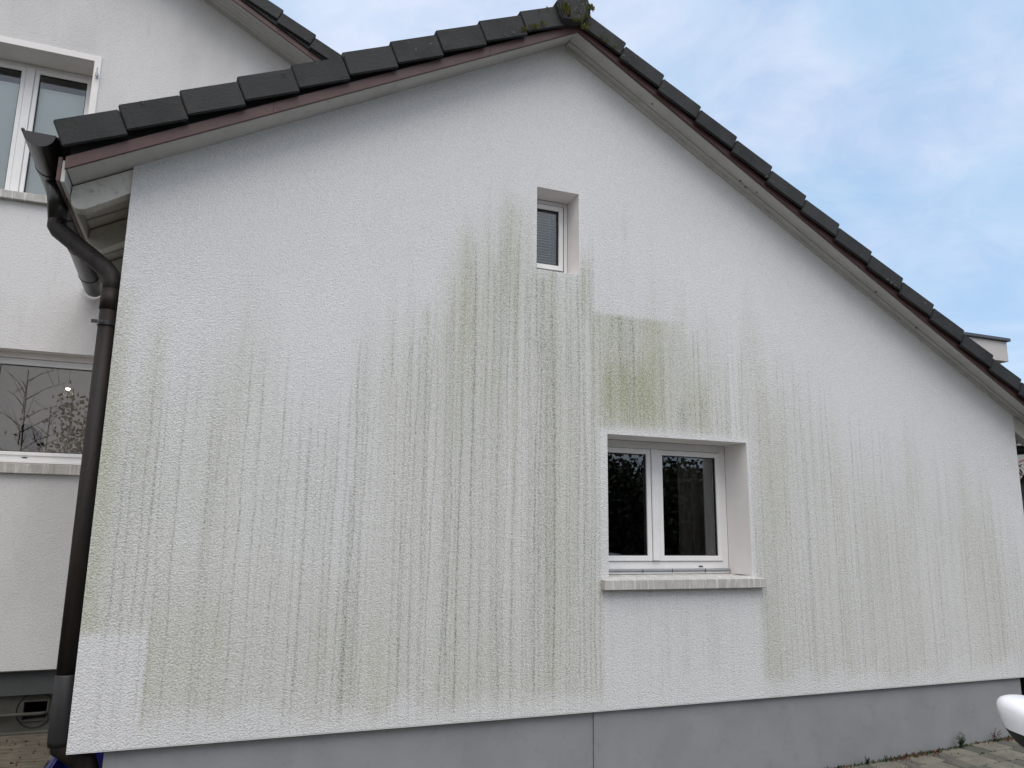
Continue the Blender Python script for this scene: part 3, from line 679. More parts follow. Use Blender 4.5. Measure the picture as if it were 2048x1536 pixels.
me = bpy.data.meshes.new('vent_shaft'); me.from_pydata([(a_,yc+.041,c_),(b_,yc+.041,c_),(b_,yc+.7,c_),(a_,yc+.7,c_),(a_,yc+.041,d_),(b_,yc+.041,d_),(b_,yc+.7,d_),(a_,yc+.7,d_)], [], [(0,1,2,3),(7,6,5,4),(1,5,6,2),(2,6,7,3),(3,7,4,0)])
place(me, 'vent_shaft', 'dark', house)  # lining coloured near-black for the shade inside the opening
mb = MB(); mb.box(-8.5, 2.0, yc-.05, yc-.002, -1.80, -1.655); mb.build('foundation_ledge', 'concrete', house, .006)
# roof verge of the main house
ym = YM-.40; angM = math.atan(.5545+.01); tm = tile_mesh(.375, -1, .128)
dM = .375*math.cos(angM)
for i in range(-12, 5):
    xx = .605+dM*i
    put(tm, 'roof_tile', (xx, ym+jit(.006), 5.200-.57*xx+jit(.005)), (jit(.01), angM-TILT, jit(.008)), house)
tml = tile_mesh(.375, 1)
for i in range(14):
    xx = 2*RX-(.605+dM*(i-9)); 
    if xx > RX-.2: continue
    put(tml, 'roof_tile', (xx, ym, 5.200-.57*(2*RX-xx)), (0, -(angM-TILT), 0), house)
mb = MB(); za = ML(2.15)+.18; zr = ML(RX)+.18; zl = MLL(-8.9)+.18
mb.hexa([(RX, ym+.03, zr-.12), (2.15, ym+.03, za-.12), (2.15, 11, za-.12), (RX, 11, zr-.12), (RX, ym+.03, zr), (2.15, ym+.03, za), (2.15, 11, za), (RX, 11, zr)])
mb.hexa([(-8.9, ym+.03, zl-.12), (RX, ym+.03, zr-.12), (RX, 11, zr-.12), (-8.9, 11, zl-.12), (-8.9, ym+.03, zl), (RX, ym+.03, zr), (RX, 11, zr), (-8.9, 11, zl)])
mb.build('roof', 'tile', house)
def mslab(name, mt, xa, xb, y0, y1, lo, hi, fn=ML): return slab(name, mt, xa, xb, fn, fn, y0, y1, lo, hi, par=house)
yo = YM-.352
for a, b_ in ((RX+.001, -1.4), (-1.398, .18), (.182, 2.15)): mslab('barge_board', 'barge', a, b_, yo, yo+.018, 0, .105)
mslab('barge_board', 'barge', -8.9, RX-.001, yo, yo+.018, 0, .105, MLL)
mslab('shade_batten', 'dark', RX+.001, 2.15, yo+.022, YM+.05, .05, .22); mslab('shade_batten', 'dark', -8.9, RX-.001, yo+.022, YM+.05, .05, .22, MLL)  # near-black strips put the verge gap's shade into the colour
for y0, y1 in ((yo+.02, yo+.088), (yo+.092, yo+.148), (yo+.152, yo+.206), (yo+.210, yo+.29), (yo+.295, YM+.02)):
    mslab('soffit_board', 'soffit', RX+.001, 2.1, y0, y1, .004, .02)
mslab('soffit_board', 'soffit', -8.8, RX-.001, yo+.02, YM+.02, .004, .02, MLL)
# upper window
w = window(house, (-1.9, YM, 2.9), 'upper window with pale roller blinds')
def reveal_m(win, o_, y0, d):
    x0, x1, z0, z1 = o_; mb = MB()
    mb.add([(x0,y0,z0),(x0,y0+d,z0),(x0,y0+d,z1),(x0,y0,z1)], [(0,1,2,3)]); mb.add([(x1,y0,z0),(x1,y0+d,z0),(x1,y0+d,z1),(x1,y0,z1)], [(3,2,1,0)])
    mb.add([(x0,y0,z1),(x1,y0,z1),(x1,y0+d,z1),(x0,y0+d,z1)], [(0,1,2,3)])
    me = bpy.data.meshes.new('reveal'); me.from_pydata(mb.v, [], mb.f); place(me, 'reveal', 'reveal', win)
reveal_m(w, U, YM, .30)
mb = MB(); bw = .060
mb.box(U[0]-bw, U[0]-.001, YM-.012, YM+.03, U[2], U[3]+bw); mb.box(U[1]+.001, U[1]+bw, YM-.012, YM+.03, U[2], U[3]+bw); mb.box(U[0]-.001, U[1]+.001, YM-.012, YM+.03, U[3]+.001, U[3]+bw)
mb.build('surround', 'reveal', w, .003, label='painted plaster band round the opening')
mb = MB(); mb.box(U[0]-.09, U[1]+.10, YM-.05, YM+.29, U[2]-.075, U[2]-.001); mb.build('sill', 'sill', w, .004)
yf = YM+.28
mb = MB(); frame_ring(mb, U[0], U[1], yf, yf+.06, U[2]+.02, U[3]-.001, .045, .045, .06); mb.build('frame', 'pvc', w, .003)
sash(w, U[0]+.047, -1.958, U[2]+.082, U[3]-.048, yf-.012, .038); sash(w, -1.884, U[1]-.047, U[2]+.082, U[3]-.048, yf-.012, .038)
box('centre_post', 'pvc', w, -1.956, -1.886, yf-.022, yf+.03, U[2]+.084, U[3]-.046, bevel=.004)
for a, b_ in ((U[0]+.09, -2.005), (-1.84, U[1]-.09)):
    MB().box(a, b_, yf+.045, yf+.05, U[2]+.1, 4.075).build('blind', 'blind', w)
    MB().box(a, b_, yf+.042, yf+.056, 4.0755, 4.095).build('blind_rail', 'pvc', w)
mb = MB(); mb.tube([(-1.325, YM-.02, 4.155), (-1.325, YM-.05, 4.16), (-1.325, YM-.05, 4.20), (-1.320, YM-.052, 4.215)], .006, 8); mb.box(-1.337, -1.313, YM-.016, YM-.012, 4.125, 4.175); mb.tube([(-1.325, YM-.045, 4.165), (-1.325, YM-.047, 4.13)], .012, 8)
mb.build('shutter_catch', 'alu', w)
# lower window
w = window(house, (-1.3, YM, .5), 'lower window lit by a ceiling lamp, sky mirrored in its glass')
reveal_m(w, Lw, YM, .16)
yf = YM+.15
box('shutter_box', 'reveal', w, Lw[0]+.001, Lw[1]-.001, yf-.02, yf+.05, Lw[3]-.050, Lw[3]-.001)
mb = MB(); frame_ring(mb, Lw[0], Lw[1], yf, yf+.06, Lw[2]+.035, Lw[3]-.052, .05, .03, .062); mb.build('frame', 'pvc', w, .003)
sash(w, Lw[0]+.052, Lw[1]-.052, Lw[2]+.080, Lw[3]-.080, yf-.012, .03)
mb = MB(); mb.box(Lw[0]+.001, Lw[1]-.001, yf-.05, yf-.001, Lw[2]+.012, Lw[2]+.034); mb.build('drip_rail', 'pvc', w, .003)
box('drain_slot', 'blackplastic', w, -1.55, -1.51, yf-.004, yf-.001, Lw[2]+.058, Lw[2]+.066)
mb = MB(); mb.box(Lw[0]-.05, Lw[1]+.05, YM-.045, YM+.15, Lw[2]-.085, Lw[2]-.001); mb.build('sill', 'sill', w, .004)
mb = MB(); room(mb, -4.6, .6, YM+.22, 7.2, -1.0, 2.1); room(mb, -4.6, 0, YM+.36, 6.5, 2.2, 4.6)
me = bpy.data.meshes.new('room'); me.from_pydata(mb.v, [], mb.f); place(me, 'room', 'roomlight', house)
# the lit ceiling lamp in that room
lp = Vector((-1.58, 4.83, 1.49))
lamp = thing('ceiling_lamp', lp, 'small lit pendant lamp glowing warm behind the lower left window', 'lamp')
mb = MB(); mb.tube([lp+Vector((0, 0, .60)), lp+Vector((0, 0, .03))], .003, 6); mb.build('cord', 'blackplastic', lamp)
mb = MB(); mb.tube([lp+Vector((0, 0, .035)), lp+Vector((0, 0, .0)), lp+Vector((0, 0, -.012))], [.012, .024, .026], 16); mb.build('lamp_housing', 'alu', lamp, smooth=True)
mb = MB(); mb.tube([lp+Vector((0, 0, -.0125)), lp+Vector((0, 0, -.020))], [.020, .014], 14); mb.build('bulb', 'lamp', lamp, smooth=True)
pl = bpy.data.lights.new('lamp_light', 'POINT'); pl.energy = 17; pl.color = (1, .86, .70); pl.shadow_soft_size = .05
plo = bpy.data.objects.new('lamp_light', pl); COL.objects.link(plo); plo.parent = lamp; plo.location = (0, 0, -.07)

# ------------------------------------------------------------------ ground, drive, slabs
def gz(x): return -1.674+.0366*max(min(x-4.35, 4.0), -1.0)
xs = [-400, -60, -12, -4, 0, 2, 3.35, 4.35, 6, 8.35, 14, 60, 400]; ys = [-400, -60, -12, -6, 0, 4, 12, 60, 400]
mb = MB(); v = [(a, b_, gz(a)-.065) for a in xs for b_ in ys]
mb.add(v, [(i*9+j, (i+1)*9+j, (i+1)*9+j+1, i*9+j+1) for i in range(12) for j in range(8)])
mb.build('ground', 'ground', None, kind='structure')
xs = [-2.5, 0, 3.35, 4.35, 8.35, 12]; ys = [-9.5, 0, 8]
mb = MB(); v = [(a, b_, gz(a)-.022) for a in xs for b_ in ys]
mb.add(v, [(i*3+j, (i+1)*3+j, (i+1)*3+j+1, i*3+j+1) for i in range(5) for j in range(2)])
drive = mb.build('driveway', 'joint', None, kind='structure')
tilt = math.atan(.0366)
def paver_mesh(wx, wy, seed):
    r_ = random.Random(seed); mb = MB(); c = lambda: r_.uniform(-.003, .003)
    mb.hexa([(0,0,-.03),(wx,0,-.03),(wx,wy,-.03),(0,wy,-.03),(c(),c(),0),(wx+c(),c(),0),(wx+c(),wy+c(),0),(c(),wy+c(),0)])
    return mb.mesh(.006, 1)
P_BIG = [paver_mesh(.232, .192, k) for k in range(3)]; P_SM = [paver_mesh(.112, .192, 9+k) for k in range(3)]
for q in P_BIG: q.materials.append(MAT['paver'])
for q in P_SM: q.materials.append(MAT['paver2'])
cnt = 0
for row in range(7):
    yy = .005-.2*(row+1); xx = 3.6+(.18*row) % .36+row*.0
    k = row
    while xx < 8.2 and cnt < 300:
        big_ = (k % 2 == 0); me = random.choice(P_BIG if big_ else P_SM)
        o = bpy.data.objects.new('paver', me); COL.objects.link(o); o.parent = drive
        o.location = Vector((xx, yy, gz(xx)+jit(.005)))-OFF[drive.name]; o.rotation_euler = (jit(.02), -tilt+jit(.02) if xx > 3.35 else 0, jit(.012))
        xx += .24 if big_ else .12; k += 1; cnt += 1
mb = MB()
for row in range(7, 46):
    yy = .005-.2*(row+1); xx = -2.4+(.18*row) % .36; k = row
    while xx < 8.2:
        big_ = (k % 2 == 0); wx = .232 if big_ else .112; z = gz(xx)+jit(.005)
        mb.box(xx, xx+wx, yy, yy+.192, z-.03, z); xx += wx+.008; k += 1
for row in range(0, 7):
    yy = .005-.2*(row+1); xx = -2.4+(.18*row) % .36; k = row
    while xx < 3.45:
        big_ = (k % 2 == 0); wx = .232 if big_ else .112; z = gz(xx)+jit(.005)
        mb.box(xx, xx+wx, yy, yy+.192, z-.03, z); xx += wx+.008; k += 1
o = mb.build('paving', 'paver', drive, kind='stuff')
# moss and sand in the joints by the wall
def leafy(mb, n, region, s):
    for _ in range(n):
        x_, y_ = region(); z = gz(x_)-.004; a = random.random()*6.28; h = s*(.5+random.random())
        d = Vector((math.cos(a), math.sin(a), 0))*h*.5; t2 = Vector((jit(h), jit(h), h*random.random()*1.3)); p = Vector((x_, y_, z))
        mb.add([p-d, p+d, p+t2], [(0, 1, 2)])
mb = MB(); leafy(mb, 2600, lambda: (3.7+4.0*random.random(), -.001-abs(random.gauss(0, .02))), .014)
def jr():
    if random.random() < .5: return (3.8+3.4*random.random(), .005-.2*random.randint(1, 5)-.004+jit(.012))
    return (3.8+round(3.4*random.random()/.06)*.06+jit(.01), -1.0*random.random())
leafy(mb, 1400, jr, .010)
mb.build('joint_moss', 'leafgreen', None, kind='stuff')
mb = MB(); leafy(mb, 420, lambda: (random.choice([4.3, 4.45, 4.95, 5.1, 5.2, 5.35, 5.9, 6.2])+jit(.16), -.005-abs(random.gauss(0, .03))), .020)
mb.build('leaf_litter', 'leafred', None, kind='stuff')
# weeds along the wall foot
def weed(x_, y_, h, n, material, label, seed, spread=.6):
    r_ = random.Random(seed); root = thing('weed', (x_, y_, gz(x_)-.01), label, 'weed', 'weeds at the foot of the wall')
    st = MB(); lf = MB(); B = Vector((x_, y_, gz(x_)-.01))
    for i in range(n):
        a = r_.random()*6.28; l = h*(.55+.5*r_.random()); d = Vector((math.cos(a)*spread*r_.random(), -abs(math.sin(a))*spread*r_.random(), 1)).normalized()
        tip = B+d*l; st.tube([B, B+d*l*.6+Vector((0, 0, .01)), tip], [.002, .0016, .001], 5)
        for j in range(7):
            p = B+d*l*(.3+.7*j/6); aa = r_.random()*6.28; q = Vector((math.cos(aa), math.sin(aa), .5)).normalized()*h*(.16+.14*r_.random())
            s_ = q.cross(Vector((0, 0, 1))).normalized()*h*.055
            lf.add([p, p+q*.5+s_, p+q, p+q*.5-s_], [(0, 1, 2, 3)])
    st.build('stem', material, root); lf.build('leaf', material, root, kind='stuff')
weed(5.63, -.03, .115, 13, 'leafgreen', 'tallest green weed growing against the grey plinth on the right', 1)
weed(6.03, -.02, .10, 6, 'leafred', 'dried reddish weed right of the tallest green one', 2, .9)
weed(4.68, -.02, .075, 9, 'leafgreen', 'small green weed nearest the middle of the wall foot', 3)
weed(4.40, -.02, .055, 7, 'leafgreen', 'low green sprig left of the small green weed', 4, .9)
weed(4.86, -.02, .05, 6, 'leafgreen', 'tiny green weed just right of the small green one', 5, .9)
weed(5.22, -.02, .045, 6, 'leafgreen', 'thin low weed midway along the paving edge', 6, .9)
# stone slabs beside the cellar wall
def sl_mesh(x0, x1, y0, y1, z): return MB().box(x0, x1, y0, y1, z-.12, z)
path = MB().box(-4.0, -.43, .9, yc-.055, -2.0, -1.735).build('path', 'joint', None, kind='structure')
ysl = [.95, 1.35, 1.72, 2.05, 2.30, 2.50, 2.66, 2.84]
for j in range(len(ysl)-1):
    xx = -3.9+.25*(j % 2)
    while xx < -.5:
        wq = .62+.25*random.random(); z = -1.672+jit(.012)-(ysl[-1]-ysl[j])*.012
        xe = min(xx+wq, -.44); sl_mesh(xx, xe-.008, ysl[j]+.004, ysl[j+1]-.004, z).build('stone_slab', 'slab', path, .006); xx += wq
mb = MB()
for _ in range(260):
    x_, y_ = -2.2+1.7*random.random(), 1.3+1.4*random.random()**.7; a = random.random()*6.28; h = .022*(.4+random.random()); d = Vector((math.cos(a), math.sin(a), 0))*h*.5
    p = Vector((x_, y_, -1.672)); mb.add([p-d, p+d, p+Vector((jit(h), jit(h), h*.7))], [(0, 1, 2)])
mb.build('leaf_litter', 'leafbrown', None, kind='stuff')
# blue tub behind the downpipe
tub = thing('plastic_tub', (-.66, .52, -1.72), 'blue plastic tub beside the house corner behind the downpipe', 'tub')
def rrect(cx, cy, hx, hy, r_, z):
    out = []
    for q, (sx, sy) in enumerate(((1, 1), (-1, 1), (-1, -1), (1, -1))):
        for k in range(4):
            a = q*math.pi/2+k/3*math.pi/2; out.append((cx+sx*(hx-r_)+r_*math.cos(a), cy+sy*(hy-r_)+r_*math.sin(a), z))
    return out
mb = MB(); rings = [rrect(-.575, .5, .11, .24, .05, -1.72), rrect(-.575, .5, .13, .27, .05, -1.31), rrect(-.575, .5, .12, .26, .05, -1.31), rrect(-.575, .5, .10, .23, .05, -1.69)]
v = [p for R_ in rings for p in R_]; mb.add(v, [(i*16+k, i*16+(k+1) % 16, (i+1)*16+(k+1) % 16, (i+1)*16+k) for i in range(3) for k in range(16)]+[tuple(range(16))[::-1], tuple(range(48, 64))])
mb.build('tub_body', 'blue', tub)
mb = MB(); rings = [rrect(-.575, .5, .15, .295, .06, -1.325), rrect(-.575, .5, .15, .295, .06, -1.305), rrect(-.575, .5, .131, .271, .05, -1.305), rrect(-.575, .5, .131, .271, .05, -1.325)]
v = [p for R_ in rings for p in R_]; mb.add(v, [(i*16+k, i*16+(k+1) % 16, ((i+1) % 4)*16+(k+1) % 16, ((i+1) % 4)*16+k) for i in range(4) for k in range(16)])
mb.build('rim', 'blue', tub)

#MORE
# ------------------------------------------------------------------ neighbours beyond the right verge
nb = thing('neighbour_house', (17.5, 14.0, -1.7), 'pale flat-roofed house with dark metal coping far behind the right slope of the roof', 'house')
MB().box(14.5, 21.50, 10.34, 15.5, 5.06, 5.66).build('upper_storey', 'neigh', nb, .01)
MB().box(14.42, 21.58, 10.26, 15.6, 5.665, 5.76).build('coping', 'zinc', nb, .01)
MB().box(14.8, 20.6, 11.6, 15.3, -1.9, 5.055).build('wall', 'neigh', nb, .01)
for k in range(3):
    for zq in (.2, 2.9):
        o = MB().box(15.6+1.6*k, 16.6+1.6*k, 11.56, 11.62, zq, zq+1.3).build('window', 'pvc', nb); MB().box(15.68+1.6*k, 16.52+1.6*k, 11.54, 11.558, zq+.08, zq+1.22).build('pane', 'carglass', o)
nb2 = thing('neighbour_house', (26, 14, -1.7), 'low grey neighbouring roof edge at the far right below the pale bay', 'house')
MB().box(21.6, 30, 11.0, 18, 3.9, 4.42).build('upper_storey', 'neigh', nb2, .01); MB().box(21.5, 30.1, 10.9, 18.1, 4.425, 4.52).build('coping', 'zinc', nb2, .01)
MB().box(22.6, 29.8, 12.2, 17.8, -1.9, 3.895).build('wall', 'neigh', nb2)
gr = thing('garage', (11.8, 3.4, -1.6), 'pale garage with a dark roof edge seen past the right wall corner', 'garage')
MB().box(10.2, 14.5, 2.6, 7.5, -1.8, .38).build('wall', 'neigh', gr, .01); MB().box(10.05, 14.6, 2.45, 7.6, .385, .60).build('roof_edge', 'zinc', gr, .01)
g_ = MB().box(10.8, 13.4, 2.56, 2.598, -1.6, .1).build('door', 'pvc', gr, .01)
for k in range(5): MB().box(10.83, 13.37, 2.55, 2.558, -1.55+.33*k, -1.26+.33*k).build('panel', 'neigh', g_, .004)

# ------------------------------------------------------------------ vegetation
def tree(name, base, h, crown_r, crown_z, nleaf, leafsize, leafmat, label, cat, seed, nbranch=14, group=None, twig=40, cyl=False, trunk=.06, squash=1.0):
    r_ = random.Random(seed); B = Vector(base); root = thing(name, B, label, cat, group)
    tb = MB(); top = B+Vector((0, 0, h*.8))
    tb.tube([B, B+Vector((r_.uniform(-.05, .05), r_.uniform(-.05, .05), h*.3)), B+Vector((r_.uniform(-.1, .1), 0, h*.6)), B+Vector((0, 0, h*.97))], [trunk, trunk*.8, trunk*.5, .008], 8)
    lf = MB(); tw = MB(); centres = []
    for i in range(nbranch):
        z0 = crown_z+(h-crown_z)*(i/nbranch)**.9*.92; a = i*2.4+r_.random(); rr_ = crown_r*(1 if cyl else (1-.55*(i/nbranch)))*(.7+.5*r_.random())
        p0 = B+Vector((0, 0, z0)); p1 = p0+Vector((math.cos(a)*rr_*.5, math.sin(a)*rr_*.5, rr_*.35)); p2 = p0+Vector((math.cos(a)*rr_, math.sin(a)*rr_, rr_*.55))
        tb.tube([p0, p1, p2], [trunk*.38, trunk*.2, .005], 5); centres.append((p0, p1, p2))
    for i in range(twig):
        c = r_.choice(centres); k = r_.random(); s = c[1].lerp(c[2], k); d = Vector((r_.gauss(0, .5), r_.gauss(0, .5), .5+r_.random()*.7)).normalized()
        l = crown_r*(.25+.4*r_.random()); tw.tube([s, s+d*l*.5, s+d*l+Vector((0, 0, l*.1))], [.006, .004, .002], 4)
    tb.build('trunk', 'bark', root, smooth=True)
    if twig: tw.build('twigs', 'bark', root, kind='stuff')
    for i in range(nleaf):
        c = r_.choice(centres); k = r_.random()**.6; s = (c[0].lerp(c[1], k*2) if k < .5 else c[1].lerp(c[2], k*2-1))
        g = crown_r*(.34 if cyl else .28); p = s+Vector((r_.gauss(0, g), r_.gauss(0, g), r_.gauss(0, g*squash)))
        d = Vector((r_.gauss(0, 1), r_.gauss(0, 1), r_.gauss(0, 1))).normalized()*leafsize; e = d.orthogonal().normalized()*leafsize*.35
        lf.add([p-d*.5, p+e, p+d*.5, p-e], [(0, 1, 2, 3)])
    if nleaf: lf.build('foliage', leafmat, root, kind='stuff')
    return root
def copy_tree(src, loc, rz, label, sc=1.0):
    c = src.copy(); COL.objects.link(c); c.location = loc; c.rotation_euler = (0, 0, rz); c.scale = (sc,)*3; c['label'] = label
    for ch in list(src.children):
        d = ch.copy(); COL.objects.link(d); d.parent = c
    return c
GZ = -1.72
h1 = tree('thicket_tree', (6.6, -11.2, GZ), 2.85, 1.15, .3, 8000, .15, 'leafdark', 'dense dark thicket tree across the drive, mirrored in the large window', 'tree', 3, 26, 'dark trees across the drive', 520)
h2 = tree('thicket_tree', (9.0, -11.6, GZ), 3.05, 1.2, .3, 8000, .15, 'leafdark', 'dense dark thicket tree with many bare tips, second in the row across the drive', 'tree', 4, 26, 'dark trees across the drive', 600)
kinds = ['broad', 'tall', 'low', 'leaning', 'bushy', 'loose', 'full', 'wide', 'short added', 'rounded added', 'lower added', 'smallest added', 'stout added', 'ragged added', 'dense added', 'outermost added']
spots = [(11.0, -11.0), (13.2, -11.6), (15.5, -11.2), (4.4, -11.8), (18.0, -11.9), (20.5, -11.4), (10.0, -13.0), (12.2, -13.2), (2.2, -11.4), (0.2, -12.0), (-1.9, -11.3), (-4.0, -12.2), (-6.2, -11.6), (-8.4, -11.9), (-10.8, -11.2), (-13.0, -11.7)]  # later spots, extending the row to the left, are added to block low sky light
for i, (x_, y_) in enumerate(spots):
    copy_tree((h1, h2)[i % 2], (x_, y_, GZ), i*1.9, '%s dark tree in the thicket row across the drive behind the viewer' % kinds[i], .92+.05*(i % 4) if i < 8 else (.92 if 8 < i < 13 else 1.2))
tree('bare_sapling', (-3.45, -6.0, GZ), 4.75, 1.1, 1.6, 0, .1, 'leafbrown', 'slender bare sapling in the garden, mirrored in the lower left window', 'tree', 5, 22, None, 40, trunk=.03)
tree('bare_sapling', (-3.05, -6.3, GZ), 4.1, .75, 2.2, 60, .09, 'leafbrown', 'smaller forked bare sapling with a few leaves, mirrored beside the taller one', 'tree', 6, 9, None, 16, trunk=.025)
for (x_, y_, h_, sd_, lb) in ((-2.66, -6.0, 4.45, 7, 'tall brown-leaved stalk mirrored near the downpipe'), (-2.42, -6.1, 4.05, 8, 'shorter brown-leaved stalk right beside the tall one'), (-2.95, -6.0, 3.15, 9, 'low greenish leafy stalk below the saplings')):
    tree('leafy_stalk', (x_, y_, GZ), h_, .20, .5, 520, .085, 'leafbrown' if sd_ != 9 else 'leafdark', lb, 'plant', sd_, 46, 'stalks in the garden', 6, cyl=True, trunk=.012)
tree('red_leaved_shrub', (9.6, 1.7, -1.55), 2.9, .9, .6, 700, .09, 'leafred', 'sparse red-leaved shrub beyond the right wall corner', 'shrub', 12, 20, None, 60, trunk=.03)

# ------------------------------------------------------------------ white car standing beside the viewer, nose to the left
CX, CY, CG = 3.13, -3.79, -1.70
car = thing('parked_car', (CX, CY, CG), 'white hatchback parked parallel to the wall, its wing mirror reaching into view', 'car')
def loft(name, stations, material, parent, close=True, sub=2, smooth=True):
    """stations: (x, [(halfwidth, z), ...bottom to top centre])"""
    rings = []
    for x_, pr in stations:
        right = [(x_, CY+w_, CG+z_) for w_, z_ in pr]; left = [(x_, CY-w_, CG+z_) for w_, z_ in pr if w_ > 1e-4][::-1]
        rings.append(right+left)
    n = len(rings[0]); mb = MB(); v = [p for R_ in rings for p in R_]
    fc = [(i*n+k, i*n+(k+1) % n, (i+1)*n+(k+1) % n, (i+1)*n+k) for i in range(len(rings)-1) for k in range(n)]
    fc += [tuple(range(n))[::-1], tuple(range((len(rings)-1)*n, len(rings)*n))]
    mb.add(v, fc); o = mb.build(name, material, parent, smooth=smooth)
    if sub: q = o.modifiers.new('sub', 'SUBSURF'); q.levels = sub; q.render_levels = sub
    return o
def prof(w_, zb, zs, zt): return [(w_*.80, zb), (w_*.97, zb+.10), (w_, (zb+zs)*.5), (w_*.985, zs-.06), (w_*.93, zs), (w_*.5, zt-.01), (0, zt)]
XF = 1.055
st = [(XF+.00, prof(.62, .30, .52, .56)), (XF+.05, prof(.74, .22, .62, .68)), (XF+.30, prof(.84, .20, .72, .80)), (XF+.8, prof(.88, .20, .82, .90)),
      (XF+1.35, prof(.89, .20, .90, .96)), (XF+2.2, prof(.89, .20, .93, .98)), (XF+3.2, prof(.89, .20, .95, 1.0)), (XF+3.9, prof(.86, .22, .96, 1.0)), (XF+4.12, prof(.80, .28, .92, .96)), (XF+4.18, prof(.72, .34, .80, .84))]
loft('body', st, 'carpaint', car)
def cab(w0, z0, w1, z1): return [(w0, z0), (w0*.97+w1*.03, z0+.04), ((w0+w1)/2, (z0+z1)/2), (w1, z1), (w1*.5, z1+.02), (0, z1+.025)]
st = [(XF+1.25, cab(.78, .88, .76, .90)), (XF+1.60, cab(.82, .90, .70, 1.16)), (XF+2.05, cab(.83, .91, .64, 1.40)), (XF+2.9, cab(.83, .92, .64, 1.44)), (XF+3.6, cab(.81, .93, .62, 1.41)), (XF+3.95, cab(.78, .93, .66, 1.15)), (XF+4.08, cab(.74, .93, .70, .96))]
loft('glazing', st, 'carglass', car)
st = [(XF+1.92, [(.50, 1.37), (.66, 1.372), (.68, 1.39), (.60, 1.42), (.3, 1.435), (0, 1.44)]), (XF+2.3, [(.50, 1.42), (.66, 1.40), (.69, 1.43), (.62, 1.465), (.3, 1.48), (0, 1.485)]), (XF+3.0, [(.50, 1.43), (.66, 1.41), (.69, 1.44), (.62, 1.475), (.3, 1.49), (0, 1.495)]),
      (XF+3.75, [(.50, 1.39), (.64, 1.37), (.67, 1.40), (.60, 1.435), (.3, 1.45), (0, 1.455)]), (XF+3.98, [(.50, 1.34), (.62, 1.32), (.64, 1.35), (.58, 1.38), (.3, 1.395), (0, 1.40)])]
loft('roof', st, 'carpaint', car)
for s in (1, -1):
    for pts_, rd in (([(XF+1.52, .735, .99), (XF+1.72, .70, 1.16), (XF+2.05, .645, 1.375)], .024), ([(XF+2.75, .812, .95), (XF+2.72, .655, 1.42)], .024), ([(XF+3.72, .79, .96), (XF+3.80, .715, 1.2), (XF+3.80, .635, 1.37)], .055)):
        mb = MB(); mb.tube([(a, CY+s*b_, CG+c_) for a, b_, c_ in pts_], rd, 8); mb.build('pillar', 'carpaint', car, smooth=True)
    for wx in (XF+.80, XF+3.38):
        wh = MB(); yc_ = CY+s*.80; ring = [(wx+.31*math.cos(k*math.pi/16), yc_, CG+.315+.31*math.sin(k*math.pi/16)) for k in range(33)]
        wh.tube([(wx, yc_-s*.10, CG+.315), (wx, yc_-s*.095, CG+.315), (wx, yc_+s*.085, CG+.315), (wx, yc_+s*.10, CG+.315)], [.29, .315, .315, .29], 32)
        wo_ = wh.build('wheel', 'tyre', car, smooth=False)
        rm = MB(); rm.tube([(wx, yc_+s*.101, CG+.315), (wx, yc_+s*.107, CG+.315)], [.215, .20], 28); rm.build('rim', 'rim', wo_)
        ar = MB(); ar.tube([(wx, CY+s*.70, CG+.33), (wx, CY+s*.896, CG+.33)], .36, 32); ar.build('wheel_arch', 'blackplastic', car)
    mb = MB(); mb.tube([(XF+.10, CY+s*.60, CG+.62), (XF+.16, CY+s*.66, CG+.64), (XF+.38, CY+s*.80, CG+.70)], [.05, .075, .04], 10); mb.build('headlight', 'lampglass', car, smooth=True)
    mb = MB(); mb.tube([(XF+3.93, CY+s*.80, CG+.98), (XF+4.10, CY+s*.70, CG+.88), (XF+4.14, CY+s*.66, CG+.78)], [.05, .07, .05], 10); mb.build('tail_light', 'redlamp', car, smooth=True)
    mb = MB(); mb.box(XF+2.35, XF+2.52, CY+s*.885, CY+s*.91, CG+.80, CG+.825); mb.box(XF+3.15, XF+3.32, CY+s*.885, CY+s*.91, CG+.81, CG+.835)
    for q in (0, 1):
        b0 = MB().box(XF+2.35+.8*q, XF+2.52+.8*q, CY+s*.90-.012, CY+s*.90+.012, CG+.80, CG+.825); b0.build('door_handle', 'carpaint', car, .004)
    # wing mirror: rounded cap in front, glass behind, black foot
    mx_, my_, mz_ = XF+1.585, CY+s*.985, CG+1.09
    nu, nv = 20, 14; v = []
    def se(c, e): return math.copysign(abs(c)**e, c)
    for i in range(nu):
        a = 2*math.pi*i/nu
        for j in range(nv+1):
            b_ = -math.pi/2+math.pi*j/nv
            px_ = se(math.cos(b_), .75)*se(math.cos(a), .8)*.085; py_ = se(math.cos(b_), .75)*se(math.sin(a), .62)*.118; pz_ = se(math.sin(b_), .70)*.098
            if px_ > .035: px_ = .035+(px_-.035)*.1
            zn = pz_/.098; taper = 1 if zn > .30 else 1-.30*((.30-zn)/1.3)**1.3
            if zn > .30: pz_ = .098*(.30+(zn-.30)*.62)
            px_ *= taper; py_ = py_*taper+.010*(zn-.3)
            px_ *= 1-.25*abs(py_/.118)**2
            v.append((mx_+px_, my_+s*py_, mz_+pz_+.012*py_/.118))
    fc = [(i*(nv+1)+j, ((i+1) % nu)*(nv+1)+j, ((i+1) % nu)*(nv+1)+j+1, i*(nv+1)+j+1) for i in range(nu) for j in range(nv)]
    up_ = [q for q in fc if sum(v[k][2] for k in q)/4 > mz_-.026+.10*(sum(v[k][0] for k in q)/4-mx_)]; dn = [q for q in fc if q not in up_]
    A_ = MB(); A_.add(v, up_); B_ = MB(); B_.add(v, dn)
